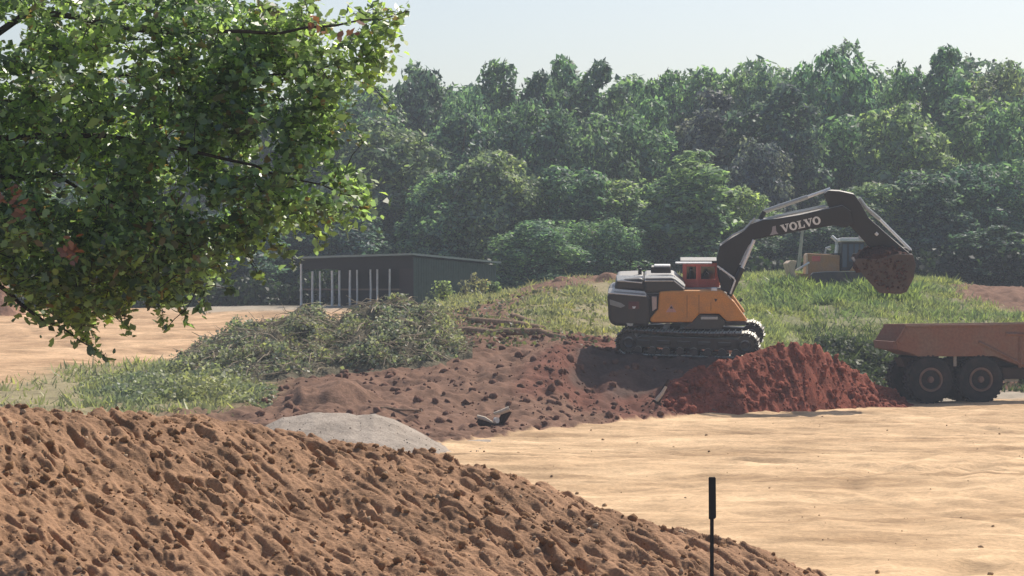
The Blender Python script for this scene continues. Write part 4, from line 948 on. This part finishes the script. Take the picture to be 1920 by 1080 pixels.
cl = clods('clods', Pc, sz * .8, M_mud, kind='stuff'); cl.parent = o
# mud lumps caked on the bucket side
q = rng.random((160, 2)); cx2 = 1612 + 84 * q[:, 0]; cy2 = 486 + 56 * q[:, 1]; k = (cy2 < 498 + (cx2 - 1600) * .95) & (cx2 < 1712 - (cy2 - 480) * .3)
Pc = np.stack([(cx2 - 1295) / 50, np.full(160, yb0 - .05), (668 - cy2) / 50], 1)[k]
cl = clods('caked_mud', Pc, lognorm(k.sum(), .03, .09), M_mud, kind='stuff'); cl.parent = bucket

# ------------------------------------------------------------------ dump truck
TR_D = 105.3
TR = empty('dump_truck', (PX(1783, 103.6), TR_D, 0.0), (0, 0, math.radians(7)), label='muddy red articulated dump truck with its rear bed facing the red heap', cat='dump truck')
def tp(L): return [((x - 1783) / 48.3, (757 - y) / 48.3) for x, y in L]
M_body = paint('mud covered bed paint', (.25, .115, .072), .7, amt=.55, dust=(.25, .17, .125), scale=1.1); M_rub = paint('tyre rubber', (.022, .022, .024), .85, amt=.35, dust=(.085, .06, .05), spec=.2)
M_rim = paint('muddy rim', (.17, .10, .08), .7, amt=.4); M_chas = paint('dark chassis', (.05, .035, .03), .8, amt=.3, dust=(.12, .08, .06))
hw_ = 1.6
bedL = tp([(1688, 609), (1668, 640), (1671, 655), (1694, 661), (1712, 668), (1860, 668), (1925, 692), (1965, 694), (1975, 609)])
# bed: outer shell walls with the load space open at the top
b_ = MB(); nb = len(bedL)
b_.prism(bedL, -hw_, -hw_ + .09); b_.prism(bedL, hw_ - .09, hw_)
for i in range(nb - 1):
    if i == 0: continue
    (xa, za), (xb, zb_) = bedL[i], bedL[i + 1]
    b_.prism([(xa, za), (xb, zb_), (xb, zb_ + .09), (xa + .02, za + .09)] if abs(xa - xb) > abs(za - zb_) else [(xa, za), (xb, zb_), (xb - .09, zb_), (xa - .09, za)], -hw_ + .09, hw_ - .09)
bed = b_.build('bed', M_body, TR, .015)
mb = MB(); pA, pB = tp([(1686, 609), (1976, 606)])
for y in (-hw_ - .05, hw_ - .05): mb.prism([pA, pB, (pB[0], pB[1] - .1), (pA[0], pA[1] - .1)], y, y + .14)
mb.build('top_rail', M_body, bed, .02)
for (a, b) in (((1828, 641), (1925, 690)), ((1908, 632), (1908, 690)), ((1880, 626), (1975, 628))):
    (xa, za), (xb, zb_) = tp([a, b]); mb = MB(); mb.tube([(xa, -hw_ - .02, za), (xb, -hw_ - .02, zb_)], .075, 4); mb.build('rib', M_body, bed)
mb = MB(); mb.prism(tp([(1692, 612), (1672, 641), (1678, 645), (1700, 640), (1708, 614)]), -hw_ - .03, -hw_ + .005); mb.build('corner_plate', M_body, bed, .01)
mb = MB(); r1, r2 = tp([(1700, 676)]), None
mb.prism(tp([(1692, 672), (1980, 678), (1980, 705), (1870, 700), (1700, 690)]), -.55, .55); mb.prism(tp([(1870, 690), (1985, 690), (1985, 712), (1885, 712)]), -1.2, 1.2); mb.build('chassis', M_chas, TR, .03)
(xa, za), (xb, zb_) = tp([(1872, 714), (1915, 714)]); mb = MB(); mb.tube([(xa - .3, -.9, za), (xb, -.9, zb_)], .06, 10); mb.build('strut', M_white, TR)
(xa, za) = tp([(1784, 677)])[0]; MB().box((xa, -1.45, za), (.13, .06, .42)).build('marker_plate', paint('pale plate', (.34, .30, .26), .7, amt=.3), TR, .02)
M_steelgrip = M_rub
def wheel(x, y, s=1):
    w = empty('wheel', (x, y, .94)); w.parent = TR
    prof = [(-.32, .42), (-.36, .52), (-.37, .70), (-.34, .85), (-.27, .91), (.27, .91), (.34, .85), (.37, .70), (.36, .52), (.32, .42)]
    m = MB(); m.lathe_y((0, 0, 0), prof, 48)
    for k in range(30):
        a = 2 * math.pi * k / 30
        for sd in (-1, 1):
            aa = a + (math.pi / 30 if sd > 0 else 0)
            m.box((math.cos(aa) * .925, sd * .17, math.sin(aa) * .925), (.05, .34, .09), (0, -aa, 0))
    m.build('tyre', M_rub, w, 0)
    f = -1 if y < 0 else 1
    m = MB(); m.lathe_y((0, 0, 0), [(f * .30, .47), (f * .39, .47), (f * .40, .40), (f * .30, .36), (f * .22, .30), (f * .22, .16), (f * .34, .13), (f * .34, .01)], 32)
    m.build('rim', M_rim, w)
    for k in range(10):
        a = 2 * math.pi * k / 10; m2 = MB(); m2.lathe_y((math.cos(a) * .23, 0, math.sin(a) * .23), [(f * .2, .02), (f * .26, .02)], 8)
        m2.build('bolt', M_chas, w) if False else None
    m = MB(); m.lathe_y((0, 0, 0), [(f * .3, .13), (f * .42, .11), (f * .43, .02)], 20); m.build('hub', M_rim, w)
xs = [(1735 - 1783) / 48.3, (1832 - 1783) / 48.3, (1832 - 1783) / 48.3 + 4.0]
for x in xs[:2]:
    for y in (-1.28, 1.28): wheel(x, y)
for y in (-1.28, 1.28): wheel(xs[2] + .3, y)
# front tractor unit, just beyond the picture's right edge
MB().prism([(4.1, .8), (7.4, .8), (7.6, 1.4), (7.4, 2.1), (5.9, 2.3), (4.1, 2.3)], -1.0, 1.0).build('front_body', M_body, TR, .06)
MB().prism([(4.25, 2.3), (5.8, 2.3), (5.6, 3.4), (4.35, 3.4)], -.8, .8).build('cab', M_body, TR, .05)
MB().prism([(4.45, 2.45), (5.6, 2.45), (5.45, 3.25), (4.5, 3.25)], -.815, .815).build('cab_window', M_glass, TR)
MB().prism([(4.2, 1.9), (6.2, 1.9), (6.2, 2.0), (4.2, 2.0)], -1.6, 1.6).build('mudguard', M_chas, TR, .02)

# ------------------------------------------------------------------ bulldozer on the bank
BD_D = 131.0; sB = FPX / BD_D
def bp(L): return [((x - 1560) / sB, (516 - y) / sB) for x, y in L]
zbd = ZY(516, BD_D)
BD = empty('bulldozer', (PX(1560, BD_D), BD_D, zbd - .32), label='small faded orange bulldozer on the grassy bank behind the boom and bucket', cat='bulldozer')
M_fo = paint('faded orange paint', (.42, .21, .08), .6, amt=.4, dust=(.34, .24, .17)); M_cream = paint('sunbleached cream paint', (.66, .50, .34), .6, amt=.2)
M_bgl = NT('blue tinted glass'); M_bgl.pbsdf((.045, .075, .12), .12, 0, .8); M_bgl = M_bgl.m
MB().prism(bp([(1511, 463), (1572, 466), (1572, 500), (1513, 503)]), -.55, .55).build('hood', M_fo, BD, .05)
MB().prism(bp([(1509, 466), (1512, 462), (1513, 504), (1508, 506)]), -.58, .58).build('grille', M_cream, BD, .02)
MB().prism(bp([(1520, 468), (1536, 468), (1536, 478), (1520, 478)]), -.57, .57).build('hood_vent', M_redf, BD, .02)
MB().box((.0, 0, (516 - 464) / sB), (1.1, .95, .05)).build('hood_top', M_blk, BD, .01)
MB().prism(bp([(1560, 497), (1640, 494), (1644, 478), (1600, 482), (1590, 495)]), -.8, .8).build('fender', M_fo, BD, .04)
mb = MB(); mb.prism(bp([(1573, 496), (1620, 494), (1618, 442), (1576, 442)]), -.6, .6); mb.build('cab', M_blk, BD, .04)
for (a, b) in ((1577, 1585), (1589, 1597), (1600, 1607), (1610, 1616)): MB().prism(bp([(a, 489 if a < 1580 else 478), (b, 489 if a < 1580 else 478), (b, 446), (a, 446)]), -.615, .615).build('cab_window', M_bgl, BD)
MB().prism(bp([(1573, 434), (1621, 434), (1622, 441), (1572, 441)]), -.7, .7).build('cab_roof', M_white, BD, .04)
MB().tube([((1612 - 1560) / sB, -.72, (516 - 433) / sB), ((1612 - 1560) / sB, -.6, (516 - 433) / sB)], .14, 12).build('work_lamp', paint('pale lamp', (.7, .6, .58), .5), BD)
mb = MB(); p_ = bp([(1566, 466), (1568, 450), (1566, 438), (1558, 431)]); mb.tube([(a, -.3, b) for a, b in p_], .09, 10); mb.build('exhaust_pipe', M_white, BD)
mb = MB(); p_ = bp([(1546, 466), (1549, 453), (1558, 451)]); mb.tube([(a, .0, b) for a, b in p_], .06, 8); mb.build('air_pipe', M_pipe, BD)
for y in (-.85, .85):
    mb = MB(); L = bp([(1520, 512), (1514, 505), (1520, 499), (1545, 497), (1625, 497), (1638, 504), (1634, 515), (1620, 522), (1530, 522)]); mb.prism(L, y - .22, y + .22); tk = mb.build('track', M_steel, BD, .03)
    for k in range(24): 
        pass
for y in (-.95, .95): MB().prism(bp([(1490, 500), (1560, 506), (1560, 511), (1490, 508)]), y - .07, y + .07).build('push_arm', M_fo, BD)
mb = MB(); L = bp([(1472, 482), (1479, 476), (1490, 478), (1487, 487), (1486, 498), (1491, 510), (1483, 516), (1478, 502), (1475, 492)]); mb.prism(L, -1.1, 1.1); mb.build('blade', M_cream, BD, .03)
cylm = MB(); p_ = bp([(1515, 480), (1490, 495)]); cylm.tube([(a, -.6, b) for a, b in p_], .05, 8); cylm.build('lift_cylinder', M_chrome, BD)
# pale thin trunk seen beside the bulldozer
r = empty('sapling', (PX(1500, 138), 138, gz(PX(1500, 138), 138)), label='thin pale bare sapling trunk left of the bulldozer', cat='tree')
mb = MB(); mb.tube([(-.15, 0, -.2), (0.0, 0, 1.2), (.12, 0, 2.4), (.3, 0, 3.2)], [.10, .09, .07, .03], 8); mb.build('trunk', bark_mat('pale bark', (.42, .42, .34)), r)
mb = MB(); mb.tube([(.1, 0, 2.2), (-.5, 0, 2.9)], [.03, .015], 6); mb.tube([(.15, 0, 2.5), (.8, 0, 3.1)], [.03, .015], 6); mb.build('branch', M_bark, r)

# ------------------------------------------------------------------ stake in the foreground
SD = 28.0; x = PX(1335, SD); zt = ZY(894, SD)
r = empty('marker_post', (x, SD, mound_pt(1335, SD) - .1), label='thin dark steel marker post with a wider top plate, standing in the near foreground', cat='post')
zl = zt - r.location.z
M_post = paint('black enamel post', (.010, .011, .012), .5, amt=.1, dust=(.06, .07, .08))
mb = MB(); mb.box((0, 0, zl / 2 - .2), (.022, .03, zl + .36)); mb.box((.0, .015, zl / 2 - .2), (.04, .006, zl + .34)); mb.build('shaft', M_post, r, .002)
mb = MB(); mb.prism([(-.038, zl - .012), (-.03, zl), (.03, zl), (.038, zl - .012), (.042, zl - .42), (.034, zl - .435), (-.004, zl - .45), (-.036, zl - .44)], -.030, -.018); mb.build('top_plate', M_post, r, .004)

# ------------------------------------------------------------------ foreground tree
FT_D = 31.0
base_x = PX(-330, FT_D)
FT = empty('foreground_tree', (base_x, FT_D, gz(base_x, FT_D) - .2), label='near broadleaf tree with dense green leaves reaching in from the upper left', cat='tree')
M_leaf2 = leaf_mat('near leaves', False, (.29, .38, .21), .60, .7, .06, .4, odd=(.03, (.30, .20, .08)))
M_bark2 = bark_mat('dark bark', (.075, .055, .045))
crown = [(-150, -60), (470, -60), (478, 20), (500, 30), (560, 18), (590, 65), (640, 60), (650, 20), (700, 8), (722, 50), (715, 90), (705, 140), (690, 165), (640, 190), (622, 235), (608, 285), (640, 318), (680, 350), (692, 376), (660, 398), (600, 402), (540, 420), (500, 452), (430, 470), (380, 492), (372, 545), (300, 566), (215, 576), (190, 590), (120, 596), (60, 566), (0, 528), (-150, 500)]
def inside(px, py, L):
    c = False; n = len(L); j = n - 1
    for i in range(n):
        if (L[i][1] > py) != (L[j][1] > py) and px < (L[j][0] - L[i][0]) * (py - L[i][1]) / (L[j][1] - L[i][1]) + L[i][0]: c = not c
        j = i
    return c
def holes(px, py):      # places where the wood or sky shows through
    return ((px - 18) / 40) ** 2 + ((py - 62) / 42) ** 2 < 1 or ((px - 305) / 26) ** 2 + ((py - 12) / 16) ** 2 < 1 or ((px - 612) / 20) ** 2 + ((py - 42) / 22) ** 2 < 1
R2 = random.Random(21); clus = []
while len(clus) < 1120:
    px, py = R2.uniform(-150, 725), R2.uniform(-60, 600)
    if not inside(px, py, crown): continue
    if holes(px, py) and R2.random() < .9: continue
    D = FT_D + R2.uniform(-1.5, 1.5) * (1 - abs(px - 150) / 900.)
    cl_n = float(vnoise(px / 55., py / 55., 401))
    if R2.random() > .62 + .75 * cl_n + (.4 if py > 380 else 0) - (.2 if px > 560 else 0): continue
    clus.append((px, py, D + .9 * cl_n, R2.uniform(.10, .25)))
k_ = 0
while k_ < 80:
    px, py = R2.uniform(-60, 385), R2.uniform(400, 596)
    if inside(px, py, crown): clus.append((px, py, FT_D + R2.uniform(-1.2, 1.2), R2.uniform(.10, .18))); k_ += 1
for (bx, by, dx, dy) in [(700, 60, 9, -6), (690, 100, 8, 3), (660, 30, 10, -4), (690, 150, 8, 8), (640, 215, 9, 8), (620, 300, 12, 8), (640, 330, 9, 7), (650, 345, 7, 9), (600, 385, 10, 5), (560, 405, 9, 8),
        (510, 440, 9, 9), (450, 460, 8, 10), (400, 470, 6, 12), (360, 520, 5, 10), (330, 545, 5, 10), (290, 560, 4, 9), (230, 565, 2, 9), (560, 20, 6, -7), (470, 20, 7, -4), (530, 60, 8, -8), (600, 70, 6, -9), (150, 585, 3, 8)]:
    for q in range(6): clus.append((bx + dx * q + R2.uniform(-5, 5), by + dy * q + q * q * .5, FT_D + R2.uniform(-.3, .3), .085 - .004 * q))
edges = [(745, 20), (765, 18), (758, 30), (738, 40), (716, 62), (722, 95), (700, 20), (560, 8), (470, 5), (520, 12), (684, 378), (600, 40), (735, 22), (545, 14)]
for (px, py) in edges: clus.append((px, py, FT_D + R2.uniform(-.5, .5), .09))
low = [(60, 590), (78, 600), (98, 606), (112, 622), (138, 630), (146, 645), (160, 640), (170, 655), (176, 632), (186, 662), (200, 668), (50, 575), (125, 612), (90, 590), (150, 615)]
for (px, py) in low: clus.append((px, py, FT_D - .5 + R2.uniform(-.2, .2), .09))
lp = []; 
for (px, py, D, rad) in clus:
    m = int(54 * (rad / .25) ** 1.3) + 4 if rad > .1 else 7
    c = np.array(P(px, py, D)); lp.append(c + rng.normal(size=(m, 3)) * rad * np.array([.62, .62, .5]))
lp = np.concatenate(lp)
star = np.array([(-.55, 0), (-.22, -.34), (.02, -.30), (.16, -.36), (.66, .0), (.22, .36), (.0, .27), (-.24, .33)])
V, F = cards(lp, np.tile(np.array([.1, -.25, .75]), (len(lp), 1)), rng.uniform(.045, .125, len(lp)), star, .62)
o = link('leaves', np_mesh('leaves', V, F), M_leaf2); local(o, FT)
# red autumn leaves
rp = []
for (px, py) in ((122, 462), (136, 468), (128, 474), (18, 362), (10, 372), (30, 368), (588, 42), (660, 60), (40, 395)):
    c = np.array(P(px, py, FT_D - 2.0)); rp.append(c + rng.normal(size=(7, 3)) * .06)
rp = np.concatenate(rp); V, F = cards(rp, np.tile(np.array([0, -.6, .5]), (len(rp), 1)), rng.uniform(.06, .11, len(rp)), star, .5)
o = link('autumn_leaves', np_mesh('autumn_leaves', V, F), leaf_mat('red leaves', False, (.34, .13, .07), .35, .3, .05, .4)); tag(o, label='orange red turning leaves'); local(o, FT)
# limbs and twigs
mb = MB(); TB = Vector((base_x, FT_D, gz(base_x, FT_D) - .3))
tr_pts = [TB, TB + Vector((.1, 0, 2)), TB + Vector((.25, .1, 4.2)), TB + Vector((.5, .1, 6.5)), TB + Vector((.8, .1, 9))]
mb.tube(tr_pts, [.32, .26, .22, .17, .06], 12); o = mb.build('trunk', M_bark2); local(o, FT)
limbs = [
 [tr_pts[1] + Vector((0, 0, .9)), P(-120, 470, 30.8), P(0, 535, 30.5), P(60, 585, 30.5), P(130, 628, 30.5), P(195, 668, 30.4)],
 [tr_pts[2], P(-60, 330, 31.4), P(110, 330, 31), P(250, 400, 30.5), P(360, 470, 30.4)],
 [tr_pts[2], P(0, 260, 30.4), P(200, 250, 30.6), P(430, 300, 30.8), P(560, 340, 30.8), P(680, 372, 30.6)],
 [tr_pts[3], P(0, 130, 31.2), P(220, 140, 31.5), P(430, 150, 31.4), P(600, 130, 31), P(700, 100, 31)],
 [tr_pts[3], P(60, 20, 31), P(300, 60, 30.5), P(520, 60, 30.6), P(680, 40, 30.9), P(765, 20, 31)],
 [tr_pts[3], P(100, 180, 32.2), P(330, 220, 32.4), P(560, 230, 32.2)],
]
mb = MB()
for L in limbs:
    q = []
    for i in range(len(L) - 1):
        for t in range(3): q.append(Vector(L[i]).lerp(Vector(L[i + 1]), t / 3.) + Vector((R2.uniform(-.03, .03), R2.uniform(-.03, .03), R2.uniform(-.03, .03))))
    q.append(Vector(L[-1])); nq = len(q); L.append(None); L[:] = q
    mb.tube(q, [.05 * (1 - i / nq) ** 1.6 + .005 for i in range(nq)], 8)
nodes = np.array([tuple(v) for L in limbs for v in L])
cp = np.array([tuple(P(px, py, D)) for (px, py, D, rad) in clus])
d0 = np.array([np.linalg.norm(nodes - c, axis=1).min() for c in cp])
for i in np.argsort(d0):        # every spray hangs on the nearest twig already grown
    c = Vector(cp[i]); k = int(np.argmin(np.linalg.norm(nodes - cp[i], axis=1))); nb_ = Vector(nodes[k])
    mid = c.lerp(nb_, .5) + Vector((R2.uniform(-.03, .03), R2.uniform(-.03, .03), R2.uniform(-.02, .05)))
    w_ = .0035 + .004 * min(1, (c - nb_).length / .5)
    mb.tube([nb_, mid, c, c + (c - mid).normalized() * clus[i][3] * .5], [w_, w_ * .8, w_ * .6, .002], 4, False)
    nodes = np.vstack([nodes, cp[i][None]])
o = mb.build('branches', M_bark2); local(o, FT)

# ------------------------------------------------------------------ air
mb = MB(); mb.add([(x, y, z) for x in (-80, 80) for y in (-6, 258) for z in (-1.5, 26)], [(0, 1, 3, 2), (4, 6, 7, 5), (0, 4, 5, 1), (2, 3, 7, 6), (0, 2, 6, 4), (1, 5, 7, 3)])
t = NT('haze air'); pv = t.n('ShaderNodeVolumePrincipled'); pv.inputs['Color'].default_value = (.80, .88, 1, 1); pv.inputs['Density'].default_value = 0.00058; pv.inputs['Anisotropy'].default_value = 0.2
t.l(pv.outputs[0], t.out.inputs['Volume'])
hz = mb.build('haze', t.m); tag(hz, kind='stuff')
